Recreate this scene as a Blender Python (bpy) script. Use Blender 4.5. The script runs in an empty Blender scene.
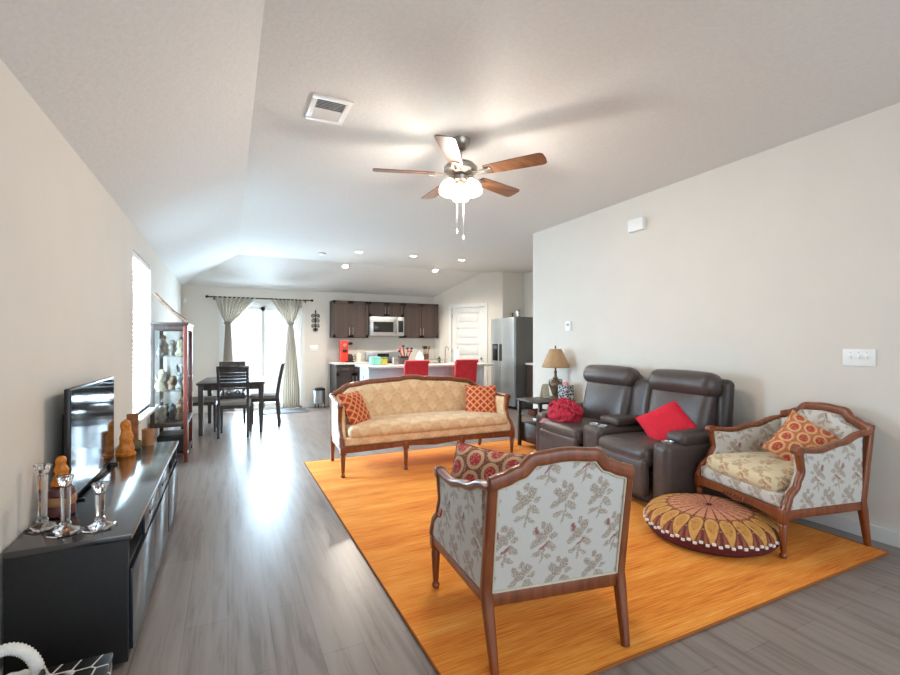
import bpy, bmesh, math, random
from mathutils import Vector, Matrix, Euler
random.seed(7)
V = Vector
PI = math.pi
sc = bpy.context.scene

# ------------------------------------------------------------------ camera, world, lights
EYE = 1.32
cam_d = bpy.data.cameras.new('camera')
cam = bpy.data.objects.new('camera', cam_d)
sc.collection.objects.link(cam)
cam_d.sensor_width = 36.0
cam_d.lens = 36.0 * 460.0 / 900.0
cam_d.shift_y = 5.5 / 900.0
cam_d.clip_start = 0.05
cam.location = (0, 0, EYE)
cam.rotation_euler = (PI / 2, 0, -math.atan2(222, 460))
sc.camera = cam

sc.view_settings.view_transform = 'Standard'
sc.view_settings.look = 'None'
sc.view_settings.gamma = 1.0
sc.view_settings.use_curve_mapping = False
sc.view_settings.exposure = 0.68

w = bpy.data.worlds.new('sky')
sc.world = w
w.use_nodes = True
bg = w.node_tree.nodes['Background']
bg.inputs['Color'].default_value = (0.80, 0.90, 1.0, 1)
bg.inputs['Strength'].default_value = 1.1


def area(name, loc, rot, sx, sy, power, col):
    l = bpy.data.lights.new(name, 'AREA')
    l.shape = 'RECTANGLE'
    l.size, l.size_y = sx, sy
    l.energy = power
    l.color = col
    o = bpy.data.objects.new(name, l)
    o.location = loc
    o.rotation_euler = rot
    sc.collection.objects.link(o)
    return o


area('daylight_patio', (0.62, 10.25, 1.1), (-PI / 2 + 0.10, 0, 0), 1.9, 2.2, 330, (0.60, 0.81, 1.0))
area('daylight_window', (-1.35, 5.5, 1.5), (0, -PI / 2, 0), 1.8, 1.5, 360, (0.54, 0.79, 1.0))
area('daylight_behind', (1.6, -2.3, 1.7), (PI / 2, 0, 0), 4.2, 2.2, 32, (0.72, 0.86, 1.0))


# ------------------------------------------------------------------ node helpers
def lin(c):
    return c / 12.92 if c <= 0.04045 else ((c + 0.055) / 1.055) ** 2.4


def H(h):
    h = h.lstrip('#')
    return tuple(lin(int(h[i:i + 2], 16) / 255) for i in (0, 2, 4)) + (1.0,)


class G:
    """small shader graph writer"""
    def __init__(s, name):
        s.m = bpy.data.materials.new(name)
        s.m.use_nodes = True
        s.t = s.m.node_tree
        s.p = s.t.nodes['Principled BSDF']
        s.out = s.t.nodes['Material Output']

    def n(s, ty, **kw):
        o = s.t.nodes.new(ty)
        for k, v in kw.items():
            setattr(o, k, v)
        return o

    def put(s, sock, v):
        if v is None:
            return
        if isinstance(v, bpy.types.NodeSocket):
            s.t.links.new(v, sock)
        else:
            sock.default_value = v

    def f(s, op, a, b=None, c=None):
        o = s.n('ShaderNodeMath', operation=op)
        s.put(o.inputs[0], a)
        s.put(o.inputs[1], b)
        s.put(o.inputs[2], c)
        return o.outputs[0]

    def uv(s):
        o = s.n('ShaderNodeUVMap')
        return o.outputs[0]

    def obj(s):
        return s.n('ShaderNodeTexCoord').outputs['Object']

    def sep(s, v):
        o = s.n('ShaderNodeSeparateXYZ')
        s.put(o.inputs[0], v)
        return o.outputs[0], o.outputs[1], o.outputs[2]

    def comb(s, x, y, z=0.0):
        o = s.n('ShaderNodeCombineXYZ')
        s.put(o.inputs[0], x); s.put(o.inputs[1], y); s.put(o.inputs[2], z)
        return o.outputs[0]

    def scale(s, v, k):
        o = s.n('ShaderNodeMapping')
        s.put(o.inputs['Vector'], v)
        o.inputs['Scale'].default_value = k
        return o.outputs[0]

    def noise(s, v, sc_=5.0, det=3.0, rough=0.5, dist=0.0):
        o = s.n('ShaderNodeTexNoise')
        s.put(o.inputs['Vector'], v)
        o.inputs['Scale'].default_value = sc_
        o.inputs['Detail'].default_value = det
        o.inputs['Roughness'].default_value = rough
        o.inputs['Distortion'].default_value = dist
        return o

    def ramp(s, v, stops, interp='LINEAR'):
        o = s.n('ShaderNodeValToRGB')
        o.color_ramp.interpolation = interp
        e = o.color_ramp.elements
        while len(e) < len(stops):
            e.new(0.5)
        for i, (p, c) in enumerate(stops):
            e[i].position = p
            e[i].color = c
        s.put(o.inputs[0], v)
        return o.outputs[0]

    def mix(s, fac, a, b):
        o = s.n('ShaderNodeMix', data_type='RGBA')
        s.put(o.inputs[0], fac)
        s.put(o.inputs[6], a)
        s.put(o.inputs[7], b)
        return o.outputs[2]

    def soft(s, v, lo, hi):
        o = s.n('ShaderNodeMapRange')
        s.put(o.inputs[0], v)
        o.inputs[1].default_value = lo
        o.inputs[2].default_value = hi
        return o.outputs[0]

    def bump(s, h, strength=0.2, dist=0.01):
        o = s.n('ShaderNodeBump')
        o.inputs['Strength'].default_value = strength
        o.inputs['Distance'].default_value = dist
        s.put(o.inputs['Height'], h)
        s.t.links.new(o.outputs[0], s.p.inputs['Normal'])

    def fin(s, col=None, rough=0.5, metal=0.0, **kw):
        s.put(s.p.inputs['Base Color'], col)
        s.put(s.p.inputs['Roughness'], rough)
        s.put(s.p.inputs['Metallic'], metal)
        for k, v in kw.items():
            s.put(s.p.inputs[k.replace('_', ' ')], v)
        return s.m


def plain(name, hexc, rough=0.5, metal=0.0, var=0.06, sc_=12.0, bump=0.0, bsc=60.0, **kw):
    g = G(name)
    c = H(hexc)
    o = g.obj()
    nz = g.noise(o, sc_, 3)
    lo = tuple(max(0, x * (1 - var)) for x in c[:3]) + (1,)
    hi = tuple(min(1, x * (1 + var)) for x in c[:3]) + (1,)
    col = g.ramp(nz.outputs[0], [(0.3, lo), (0.7, hi)])
    if bump:
        g.bump(g.noise(o, bsc, 4).outputs[0], bump, 0.004)
    return g.fin(col, rough, metal, **kw)


def emit(name, hexc, strength):
    g = G(name)
    g.fin(H(hexc), 0.4)
    g.p.inputs['Emission Color'].default_value = H(hexc)
    g.p.inputs['Emission Strength'].default_value = strength
    return g.m


def wood(name, c1, c2, rough=0.35, stretch=(1, 1, 14), sc_=6.0, coat=0.0):
    g = G(name)
    o = g.scale(g.obj(), tuple(sc_ * (14.0 / s if s > 1 else 14.0) / 14.0 * (1 if s == 1 else 1) * (0.12 if s > 1 else 1.0) * 6 for s in stretch))
    nz = g.noise(o, 1.0, 5, 0.6, 0.6)
    col = g.ramp(nz.outputs[0], [(0.3, H(c1)), (0.7, H(c2))])
    g.bump(nz.outputs[0], 0.06, 0.002)
    return g.fin(col, rough, 0.0, Coat_Weight=coat, Coat_Roughness=0.15)


def glass_mat(name, tint, gloss=0.08, rough=0.02):
    g = G(name)
    tr = g.n('ShaderNodeBsdfTransparent')
    tr.inputs[0].default_value = tint
    gl = g.n('ShaderNodeBsdfGlossy')
    gl.inputs['Roughness'].default_value = rough
    lw = g.n('ShaderNodeLayerWeight')
    lw.inputs[0].default_value = 0.25
    fac = g.f('MULTIPLY_ADD', lw.outputs['Facing'], 0.35, gloss)
    mx = g.n('ShaderNodeMixShader')
    g.put(mx.inputs[0], fac)
    g.t.links.new(tr.outputs[0], mx.inputs[1])
    g.t.links.new(gl.outputs[0], mx.inputs[2])
    g.t.links.new(mx.outputs[0], g.out.inputs[0])
    return g.m


def floral(name, base, base2, leaf, leaf2, accent, cw=0.19, ch=0.26, k=1.0, acc=True, rough=0.75):
    """sprigs of leaves and tulips in a half drop repeat on a ribbed brocade ground, from the UV map in metres"""
    g = G(name)
    uv = g.uv()
    nd = g.noise(uv, 38.0, 2)
    nx, ny, nzz = g.sep(nd.outputs['Color'])
    u, v, _ = g.sep(uv)
    u = g.f('ADD', u, g.f('MULTIPLY', g.f('SUBTRACT', nx, 0.5), 0.022 * k))
    v = g.f('ADD', v, g.f('MULTIPLY', g.f('SUBTRACT', ny, 0.5), 0.022 * k))
    def lattice(off):
        cu_ = g.f('ADD', g.f('DIVIDE', u, cw), off)
        cv_ = g.f('ADD', g.f('DIVIDE', v, ch), off)
        return (g.f('MULTIPLY', g.f('SUBTRACT', g.f('FRACT', cu_), 0.5), cw), g.f('MULTIPLY', g.f('SUBTRACT', g.f('FRACT', cv_), 0.5), ch))
    lats = [lattice(0.0), lattice(0.5)]

    def ell(items, which=(0, 1)):
        best = None
        for w_ in which:
            lu, lv = lats[w_]
            for (ex, ey, rx, ry, an) in items:
                ca, sa = math.cos(math.radians(an)), math.sin(math.radians(an))
                dx = g.f('SUBTRACT', lu, ex * k)
                dy = g.f('SUBTRACT', lv, ey * k)
                a = g.f('ADD', g.f('MULTIPLY', dx, ca / (rx * k)), g.f('MULTIPLY', dy, sa / (rx * k)))
                b = g.f('ADD', g.f('MULTIPLY', dx, -sa / (ry * k)), g.f('MULTIPLY', dy, ca / (ry * k)))
                d = g.f('ADD', g.f('MULTIPLY', a, a), g.f('MULTIPLY', b, b))
                best = d if best is None else g.f('MINIMUM', best, d)
        return best
    leaves = ell([(0.004, -0.045, 0.005, 0.035, -12), (-0.026, -0.008, 0.022, 0.011, 35), (0.028, -0.02, 0.022, 0.012, -40),
                  (-0.02, -0.045, 0.019, 0.009, 20), (0.02, -0.056, 0.016, 0.008, -25), (0.036, 0.012, 0.014, 0.009, 30)])
    blooms = ell([(-0.004, 0.012, 0.02, 0.018, 20), (-0.024, 0.03, 0.013, 0.017, 25), (0.018, 0.036, 0.015, 0.02, -15), (-0.002, 0.054, 0.010, 0.013, 0)])
    red = ell([(-0.024, 0.034, 0.007, 0.014, 15), (0.006, -0.02, 0.004, 0.022, -50)], (0,))
    wv = g.n('ShaderNodeTexWave')
    wv.inputs['Scale'].default_value = 60.0
    g.put(wv.inputs['Vector'], uv)
    ribs = g.ramp(wv.outputs[0], [(0.2, H(base)), (0.8, H(base2))])
    fine = g.noise(uv, 170.0, 3).outputs[0]
    c = g.mix(g.f('MULTIPLY', g.soft(leaves, 1.3, 0.7), g.soft(fine, 0.36, 0.52)), ribs, H(leaf))
    c = g.mix(g.f('MULTIPLY', g.soft(blooms, 1.3, 0.6), g.soft(fine, 0.36, 0.52)), c, H(leaf2))
    if acc:
        c = g.mix(g.f('MULTIPLY', 0.8, g.soft(red, 1.2, 0.7)), c, H(accent))
    g.bump(fine, 0.12, 0.002)
    return g.fin(c, rough, 0.0, Sheen_Weight=0.15)


def trellis(name, ground, line, dot, s=0.055, lw=0.40, dotr=0.22, rot=True):
    g = G(name)
    u, v, _ = g.sep(g.uv())
    if rot:
        a = g.f('DIVIDE', g.f('ADD', u, v), s * 1.414)
        b = g.f('DIVIDE', g.f('SUBTRACT', u, v), s * 1.414)
    else:
        a, b = g.f('DIVIDE', u, s), g.f('DIVIDE', v, s)
    fa = g.f('ABSOLUTE', g.f('SUBTRACT', g.f('FRACT', a), 0.5))
    fb = g.f('ABSOLUTE', g.f('SUBTRACT', g.f('FRACT', b), 0.5))
    m = g.f('MAXIMUM', fa, fb)
    c = g.mix(g.soft(m, lw - 0.02, lw + 0.02), H(ground), H(line))
    c = g.mix(g.soft(m, dotr + 0.02, dotr - 0.02), c, H(dot))
    g.bump(g.noise(g.uv(), 200.0, 2).outputs[0], 0.15, 0.002)
    return g.fin(c, 0.85)


def medallion(name, ground, ring, dot, cw=0.075, ch=0.1):
    g = G(name)
    u, v, _ = g.sep(g.uv())
    cu = g.f('DIVIDE', u, cw)
    col = g.f('FLOOR', cu)
    par = g.f('MODULO', g.f('ADD', col, 1000.0), 2.0)
    cv = g.f('ADD', g.f('DIVIDE', v, ch), g.f('MULTIPLY', par, 0.5))
    x = g.f('MULTIPLY', g.f('SUBTRACT', g.f('FRACT', cu), 0.5), 2.0)
    y = g.f('MULTIPLY', g.f('SUBTRACT', g.f('FRACT', cv), 0.5), 2.0)
    d = g.f('SQRT', g.f('ADD', g.f('MULTIPLY', x, x), g.f('MULTIPLY', y, y)))
    c = g.mix(g.soft(d, 0.98, 0.92), H(ground), H(ring))
    c = g.mix(g.soft(d, 0.66, 0.60), c, H(dot))
    c = g.mix(g.soft(g.noise(g.uv(), 90.0, 3).outputs[0], 0.5, 0.75), c, H(ring))
    return g.fin(c, 0.85)


# ------------------------------------------------------------------ mesh helpers
def rot(x=0, y=0, z=0):
    return Euler((math.radians(x), math.radians(y), math.radians(z))).to_matrix().to_4x4()


def T(x, y, z):
    return Matrix.Translation((x, y, z))


class MB:
    def __init__(s):
        s.bm = bmesh.new()
        s.uvs = {}

    def faces_grid(s, rows, closed_u=False, flip=False):
        vs = [[s.bm.verts.new(p) for p in r] for r in rows]
        nr, nc = len(vs), len(vs[0])
        for i in range(nr - 1):
            for j in range(nc if closed_u else nc - 1):
                q = [vs[i][j], vs[i][(j + 1) % nc], vs[i + 1][(j + 1) % nc], vs[i + 1][j]]
                if flip:
                    q.reverse()
                try:
                    s.bm.faces.new(q)
                except ValueError:
                    pass
        return vs

    def box(s, c, d, m=None, bev=0.0, seg=2):
        hx, hy, hz = d[0] / 2, d[1] / 2, d[2] / 2
        M4 = T(*c) @ (m if m is not None else Matrix())
        co = [(-hx, -hy, -hz), (hx, -hy, -hz), (hx, hy, -hz), (-hx, hy, -hz), (-hx, -hy, hz), (hx, -hy, hz), (hx, hy, hz), (-hx, hy, hz)]
        vs = [s.bm.verts.new(M4 @ V(p)) for p in co]
        fs = [s.bm.faces.new([vs[i] for i in q]) for q in ((0, 3, 2, 1), (4, 5, 6, 7), (0, 1, 5, 4), (1, 2, 6, 5), (2, 3, 7, 6), (3, 0, 4, 7))]
        if bev > 0:
            es = set(e for f in fs for e in f.edges)
            bmesh.ops.bevel(s.bm, geom=list(es), offset=min(bev, min(d) * 0.45), segments=seg, affect='EDGES', profile=0.5)
        return s

    def bx(s, x0, x1, y0, y1, z0, z1, bev=0.0):
        return s.box(((x0 + x1) / 2, (y0 + y1) / 2, (z0 + z1) / 2), (abs(x1 - x0), abs(y1 - y0), abs(z1 - z0)), None, bev)

    def rbox(s, c, d, r, puff=(0, 0, 0), m=None, k=4, n=8, shape=None):
        """soft box: rounded edges, bulging faces"""
        h = [d[0] / 2, d[1] / 2, d[2] / 2]
        r = min(r, min(h) * 0.98)
        M4 = T(*c) @ (m if m is not None else Matrix())

        def axis(hh):
            a = [-hh + r * i / k for i in range(k)]
            b = [-(hh - r) + 2 * (hh - r) * i / n for i in range(n + 1)]
            return a + b + [-x for x in reversed(a)]
        A = [axis(x) for x in h]
        cache = {}

        def vert(p):
            key = tuple(round(x, 6) for x in p)
            if key in cache:
                return cache[key]
            inn = V([max(-(h[i] - r), min(h[i] - r, p[i])) for i in range(3)])
            dd = V(p) - inn
            q = inn + (dd.normalized() * r if dd.length > 1e-9 else V((0, 0, 0)))
            f = [1 - (q[i] / h[i]) ** 2 for i in range(3)]
            q = V((q.x + puff[0] * f[1] * f[2] * (q.x / h[0]), q.y + puff[1] * f[0] * f[2] * (q.y / h[1]), q.z + puff[2] * f[0] * f[1] * (q.z / h[2])))
            if shape:
                q = shape(q)
            cache[key] = s.bm.verts.new(M4 @ q)
            return cache[key]
        for ax in range(3):
            a, b = [(1, 2), (2, 0), (0, 1)][ax]
            for sg in (-1, 1):
                for i in range(len(A[a]) - 1):
                    for j in range(len(A[b]) - 1):
                        qs = []
                        for (ii, jj) in ((i, j), (i + 1, j), (i + 1, j + 1), (i, j + 1)):
                            p = [0, 0, 0]
                            p[ax] = sg * h[ax]; p[a] = A[a][ii]; p[b] = A[b][jj]
                            qs.append(vert(p))
                        if sg < 0:
                            qs.reverse()
                        if len(set(qs)) == 4:
                            try:
                                s.bm.faces.new(qs)
                            except ValueError:
                                pass
        return s

    def lathe(s, prof, c=(0, 0, 0), n=24, m=None, cap=True, sq=None):
        M4 = T(*c) @ (m if m is not None else Matrix())
        rows = []
        for (r, z) in prof:
            rows.append([M4 @ V((max(r, 1e-4) * math.cos(2 * PI * i / n), max(r, 1e-4) * math.sin(2 * PI * i / n), z)) for i in range(n)])
        vs = s.faces_grid(rows, True)
        if cap:
            try:
                s.bm.faces.new(list(reversed(vs[0])))
                s.bm.faces.new(vs[-1])
            except ValueError:
                pass
        return s

    def cyl(s, p0, p1, r0, r1=None, n=16):
        p0, p1 = V(p0), V(p1)
        r1 = r0 if r1 is None else r1
        d = p1 - p0
        m = d.to_track_quat('Z', 'Y').to_matrix().to_4x4()
        return s.lathe([(r0, 0), (r1, d.length)], p0, n, m)

    def sweep(s, pts, sec, up=(0, 0, 1), scale=None, closed=False):
        """sec: list of (a,b), a across, b along up"""
        pts = [V(p) for p in pts]
        up = V(up)
        rows = []
        N = len(pts)
        for i, p in enumerate(pts):
            if closed:
                t = (pts[(i + 1) % N] - pts[i - 1])
            else:
                t = pts[min(i + 1, N - 1)] - pts[max(i - 1, 0)]
            t.normalize()
            side = t.cross(up)
            if side.length < 1e-6:
                side = V((1, 0, 0))
            side.normalize()
            b = side.cross(t).normalized()
            k = scale[i] if scale else 1.0
            rows.append([p + side * a * k + b * bb * k for a, bb in sec])
        if closed:
            rows.append(rows[0])
        vs = s.faces_grid(rows, True)
        if not closed:
            try:
                s.bm.faces.new(list(reversed(vs[0])))
                s.bm.faces.new(vs[-1])
            except ValueError:
                pass
        return s

    def tube(s, pts, r, n=10, closed=False, up=(0, 0, 1)):
        rr = r if isinstance(r, (list, tuple)) else None
        base = 1.0 if rr else r
        sec = [(base * math.cos(2 * PI * i / n), base * math.sin(2 * PI * i / n)) for i in range(n)]
        return s.sweep(pts, sec, up, rr, closed)

    def prism(s, poly, d0, d1, m=None):
        """poly in local xz, extruded along local y"""
        M4 = m if m is not None else Matrix()
        a = [s.bm.verts.new(M4 @ V((x, d0, z))) for x, z in poly]
        b = [s.bm.verts.new(M4 @ V((x, d1, z))) for x, z in poly]
        n = len(poly)
        s.bm.faces.new(a)
        s.bm.faces.new(list(reversed(b)))
        for i in range(n):
            s.bm.faces.new([a[i], b[i], b[(i + 1) % n], a[(i + 1) % n]])
        return s

    def slab(s, fo, fi, nu=16, nv=12):
        A = [[fo(i / nu, j / nv) for i in range(nu + 1)] for j in range(nv + 1)]
        B = [[fi(i / nu, j / nv) for i in range(nu + 1)] for j in range(nv + 1)]
        a = s.faces_grid(A)
        b = s.faces_grid(B, flip=True)
        def st(p, q):
            for i in range(len(p) - 1):
                try:
                    s.bm.faces.new([p[i], q[i], q[i + 1], p[i + 1]])
                except ValueError:
                    pass
        st(a[0], b[0]); st(b[-1], a[-1])
        st([r[-1] for r in a], [r[-1] for r in b]); st([r[0] for r in b], [r[0] for r in a])
        return s

    def sphere(s, c, r, n=16, sz=1.0, m=None):
        prof = [(r * math.sin(PI * i / n), -r * sz * math.cos(PI * i / n)) for i in range(n + 1)]
        return s.lathe(prof, c, n, m, cap=False)

    def pillow(s, wd, ht, th, m=None, n=16):
        M4 = m if m is not None else Matrix()
        rows_a, rows_b, uva = [], [], []
        for j in range(n + 1):
            ra, rb = [], []
            for i in range(n + 1):
                a, b = -1 + 2 * i / n, -1 + 2 * j / n
                x = a * (1 - 0.07 * (1 - b * b)) * wd / 2 if True else a
                y = b * (1 - 0.07 * (1 - a * a)) * ht / 2
                z = th / 2 * (max(0, (1 - a ** 4) * (1 - b ** 4))) ** 0.6
                ra.append((M4 @ V((x, y, z)), (a * wd / 2, b * ht / 2)))
                rb.append((M4 @ V((x, y, -z)), (a * wd / 2 + 0.5, b * ht / 2)))
            rows_a.append(ra); rows_b.append(rb)
        for rows, fl in ((rows_a, False), (rows_b, True)):
            vs = s.faces_grid([[p for p, _ in r] for r in rows], flip=fl)
            for r, vr in zip(rows, vs):
                for (p, uvc), vv in zip(r, vr):
                    s.uvs[vv] = uvc
        return s

    def build(s, name, mat, parent=None, smooth=40, kind=None, label=None, uv=True, loc=None, weld=True):
        if weld and not s.uvs:
            bmesh.ops.remove_doubles(s.bm, verts=s.bm.verts, dist=1e-5)
        bmesh.ops.recalc_face_normals(s.bm, faces=s.bm.faces)
        s.bm.normal_update()
        if uv:
            lay = s.bm.loops.layers.uv.new('UVMap')
            for f in s.bm.faces:
                n = f.normal
                ax = max(range(3), key=lambda i: abs(n[i]))
                for l in f.loops:
                    if l.vert in s.uvs:
                        l[lay].uv = s.uvs[l.vert]
                        continue
                    p = l.vert.co
                    l[lay].uv = (p.y, p.z) if ax == 0 else ((p.x, p.z) if ax == 1 else (p.x, p.y))
        me = bpy.data.meshes.new(name)
        s.bm.to_mesh(me)
        s.bm.free()
        if smooth:
            for p in me.polygons:
                p.use_smooth = True
            me.set_sharp_from_angle(angle=math.radians(smooth))
        me.materials.append(mat)
        o = bpy.data.objects.new(name, me)
        sc.collection.objects.link(o)
        if parent:
            o.parent = parent
        if loc:
            o.location = loc
        if kind:
            o['kind'] = kind
        if label:
            o['label'] = label
        return o


def rsec(w_, h_, r=0.3, n=3):
    """rounded rectangle section"""
    rr = min(w_, h_) * r
    out = []
    for (cx, cy, a0) in ((w_ / 2 - rr, h_ / 2 - rr, 0), (-w_ / 2 + rr, h_ / 2 - rr, 90), (-w_ / 2 + rr, -h_ / 2 + rr, 180), (w_ / 2 - rr, -h_ / 2 + rr, 270)):
        for i in range(n + 1):
            a = math.radians(a0 + 90 * i / n)
            out.append((cx + rr * math.cos(a), cy + rr * math.sin(a)))
    return out


def thing(name, label, cat, loc=(0, 0, 0), rz=0, group=None):
    o = bpy.data.objects.new(name, None)
    o.empty_display_size = 0.1
    sc.collection.objects.link(o)
    o.location = loc
    o.rotation_euler = (0, 0, math.radians(rz))
    return tag(o, label, cat, group)


def tag(o, label, cat, group=None):
    o['label'] = label
    o['category'] = cat
    if group:
        o['group'] = group
    return o


def kids(o):
    return [c for c in bpy.data.objects if c.parent == o]


def dup(r0, label, loc, rz=None, group=None):
    def cp(o, par):
        c = o.copy()
        sc.collection.objects.link(c)
        if par:
            c.parent = par
        for ch in kids(o):
            cp(ch, c)
        return c
    r = cp(r0, None)
    r.location = loc
    if rz is not None:
        r.rotation_euler = (0, 0, math.radians(rz))
    r['label'] = label
    if group:
        r['group'] = group
    return r


def lerp(a, b, t):
    return a + (b - a) * t


def interp(tab, x):
    if x <= tab[0][0]:
        return tab[0][1]
    for (a, va), (b, vb) in zip(tab, tab[1:]):
        if x <= b:
            t = (x - a) / (b - a)
            t = t * t * (3 - 2 * t)
            return va + (vb - va) * t
    return tab[-1][1]


def lint(tab, x):
    if x <= tab[0][0]:
        return tab[0][1]
    for (a, va), (b, vb) in zip(tab, tab[1:]):
        if x <= b:
            return va + (vb - va) * (x - a) / (b - a)
    return tab[-1][1]


def point_light(name, parent, loc, power, col, r=0.05, spot=None):
    l = bpy.data.lights.new(name, 'SPOT' if spot else 'POINT')
    l.energy = power
    l.color = col
    l.shadow_soft_size = r
    if spot:
        l.spot_size = math.radians(spot)
        l.spot_blend = 0.6
    o = bpy.data.objects.new(name, l)
    sc.collection.objects.link(o)
    o.parent = parent
    o.location = loc
    return o


# ------------------------------------------------------------------ materials
m_wall = plain('wall_paint', '#dbd5cb', 0.85, var=0.015, sc_=3, bump=0.05, bsc=220)
m_ceil = plain('ceiling_knockdown', '#dcdad6', 0.9, var=0.03, sc_=40, bump=0.5, bsc=45)
m_trim = plain('white_trim', '#dddcd8', 0.45, var=0.02)
m_wood = wood('mahogany', '#6a3317', '#8f4d27', 0.3, (1, 1, 14), 5.0, 0.3)
m_wood_red = wood('cherry', '#4a1c14', '#7c3524', 0.3, (1, 1, 14), 5.0, 0.3)
m_espresso = wood('espresso', '#2c201c', '#4a3831', 0.4, (1, 1, 14), 6.0)
m_dining = wood('dark_dining_wood', '#2e2826', '#4d4441', 0.4, (1, 1, 14), 6.0)
m_cab = wood('kitchen_cabinet_wood', '#2c211d', '#4e3d36', 0.5, (1, 1, 14), 4.0)
m_black = plain('black_lacquer', '#15141a', 0.2, var=0.2, sc_=30, bump=0.02, Coat_Weight=1.0, Coat_Roughness=0.14, Coat_IOR=1.7)
m_black_side = plain('black_wood_side', '#141314', 0.6, var=0.3, sc_=50, bump=0.06)
m_gloss_front = plain('black_gloss_front', '#1d2733', 0.1, var=0.05)
m_plastic_black = plain('black_plastic', '#0d0d0f', 0.35, var=0.1)
m_screen = plain('screen_glass', '#0a0d12', 0.07, var=0.02)
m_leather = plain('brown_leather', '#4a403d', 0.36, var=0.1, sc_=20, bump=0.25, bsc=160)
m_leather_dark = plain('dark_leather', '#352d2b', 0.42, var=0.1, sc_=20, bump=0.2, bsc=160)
m_red = plain('red_velvet', '#c4101f', 0.7, var=0.12, sc_=14, bump=0.1, bsc=120, Sheen_Weight=0.3)
m_redfab = plain('red_cotton', '#cf1730', 0.85, var=0.08, sc_=30, bump=0.2, bsc=250)
m_throw = plain('raspberry_throw', '#b3263b', 0.9, var=0.45, sc_=28, bump=0.7, bsc=60)
m_throw_light = plain('pink_throw_edge', '#dc8b96', 0.9, var=0.2, sc_=40)
m_steel = plain('brushed_steel', '#b9bbbc', 0.32, 0.85, var=0.05, sc_=8)
m_fridge = plain('stainless_door', '#b4bdc2', 0.3, 0.55, var=0.04, sc_=4)
m_fridge_side = plain('grey_fridge_side', '#5d5c5a', 0.5, 0.1, var=0.05)
m_nickel = plain('nickel', '#a9a29a', 0.28, 0.9, var=0.05)
m_white = plain('white_plastic', '#eeeeec', 0.4, var=0.02)
m_counter = plain('granite_counter', '#d6d3cd', 0.25, var=0.25, sc_=60)
m_island = plain('island_white_panel', '#cfd2d8', 0.5, var=0.02)
m_iron = plain('wrought_iron', '#241f1d', 0.5, 0.4, var=0.2)
m_crystal = None
g = G('crystal')
g.fin((0.97, 0.98, 1, 1), 0.03, 0.0, Transmission_Weight=1.0, IOR=1.48)
m_crystal = g.m
m_pane = glass_mat('clear_pane', (0.97, 0.98, 0.98, 1), 0.03)
m_cabglass = glass_mat('cabinet_glass', (0.93, 0.96, 0.97, 1), 0.08)
m_orange_stone = plain('orange_resin', '#c9781f', 0.45, var=0.35, sc_=30, bump=0.4, bsc=50)
m_brown_pot = plain('maroon_ceramic', '#5a2f2e', 0.35, var=0.3, sc_=14)
m_candlewood = plain('copper_candle', '#a8774d', 0.4, var=0.15, sc_=12)
m_plaque = plain('carved_plaque', '#8d5a33', 0.5, var=0.35, sc_=40, bump=0.4)
m_rope = plain('white_ruffle', '#e9e6df', 0.9, var=0.08, sc_=60)
m_shade = plain('tan_lampshade', '#b08c66', 0.8, var=0.08, sc_=20, bump=0.1)
m_lampbase = plain('antique_bronze', '#6b5a45', 0.4, 0.3, var=0.4, sc_=30, bump=0.4, bsc=40)
m_cream = plain('cream_card', '#e6dfca', 0.7, var=0.15, sc_=40)
m_floral = floral('floral_brocade', '#cfcbc3', '#c4c0b9', '#a1927f', '#9c8a78', '#93454a', 0.17, 0.33, 1.28)
m_floral_seat = floral('floral_brocade_seat', '#dcccaa', '#d2c09b', '#b3905f', '#a9835a', '#9a4a3a', 0.17, 0.30, 1.1)
m_gold = floral('gold_damask', '#e3c198', '#dcb78b', '#d2ab7a', '#eacfa8', '#b98a58', 0.22, 0.26, 1.35, False)
m_daylit = floral('daylit_outer_brocade', '#d6d0c4', '#cdc6b8', '#c2b7a2', '#c9bfae', '#b98a58', 0.22, 0.26, 1.3, False)  # sofa outer panels: daylight falling on them is painted in as paler cloth
m_welt = plain('cream_welt', '#cbbfa6', 0.8, var=0.1)
m_trel = trellis('orange_trellis', '#b5482c', '#e09a62', '#8c2f22', 0.062, 0.39, 0.17)
m_medal = medallion('red_medallion', '#7e4438', '#c9a684', '#b02f3a', 0.1, 0.12)
m_medal2 = medallion('orange_medallion', '#b5653c', '#dba878', '#b03f2c', 0.085, 0.095)

# floor: grey planks running along the room
g = G('grey_plank_floor')
x, y, z = g.sep(g.obj())
bk = g.n('ShaderNodeTexBrick')
g.put(bk.inputs['Vector'], g.comb(y, x))
bk.offset = 0.37
bk.inputs['Scale'].default_value = 1.0
bk.inputs['Brick Width'].default_value = 1.22
bk.inputs['Row Height'].default_value = 0.18
bk.inputs['Mortar Size'].default_value = 0.0025
bk.inputs['Mortar Smooth'].default_value = 0.2
bk.inputs['Color1'].default_value = H('#74675f')
bk.inputs['Color2'].default_value = H('#867a72')
bk.inputs['Mortar'].default_value = H('#4c4743')
gr = g.noise(g.comb(g.f('MULTIPLY', x, 22.0), g.f('MULTIPLY', y, 1.6)), 1.0, 5, 0.6, 0.4)
col = g.mix(g.soft(gr.outputs[0], 0.3, 0.75), bk.outputs['Color'], H('#908580'))
col = g.mix(g.f('MULTIPLY', g.soft(gr.outputs[0], 0.5, 0.25), 0.6), col, H('#5b4f49'))
rg = g.soft(gr.outputs[0], 0.0, 1.0)
g.bump(gr.outputs[0], 0.08, 0.003)
m_floor = g.fin(col, g.f('MULTIPLY_ADD', rg, 0.05, 0.27))

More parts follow.
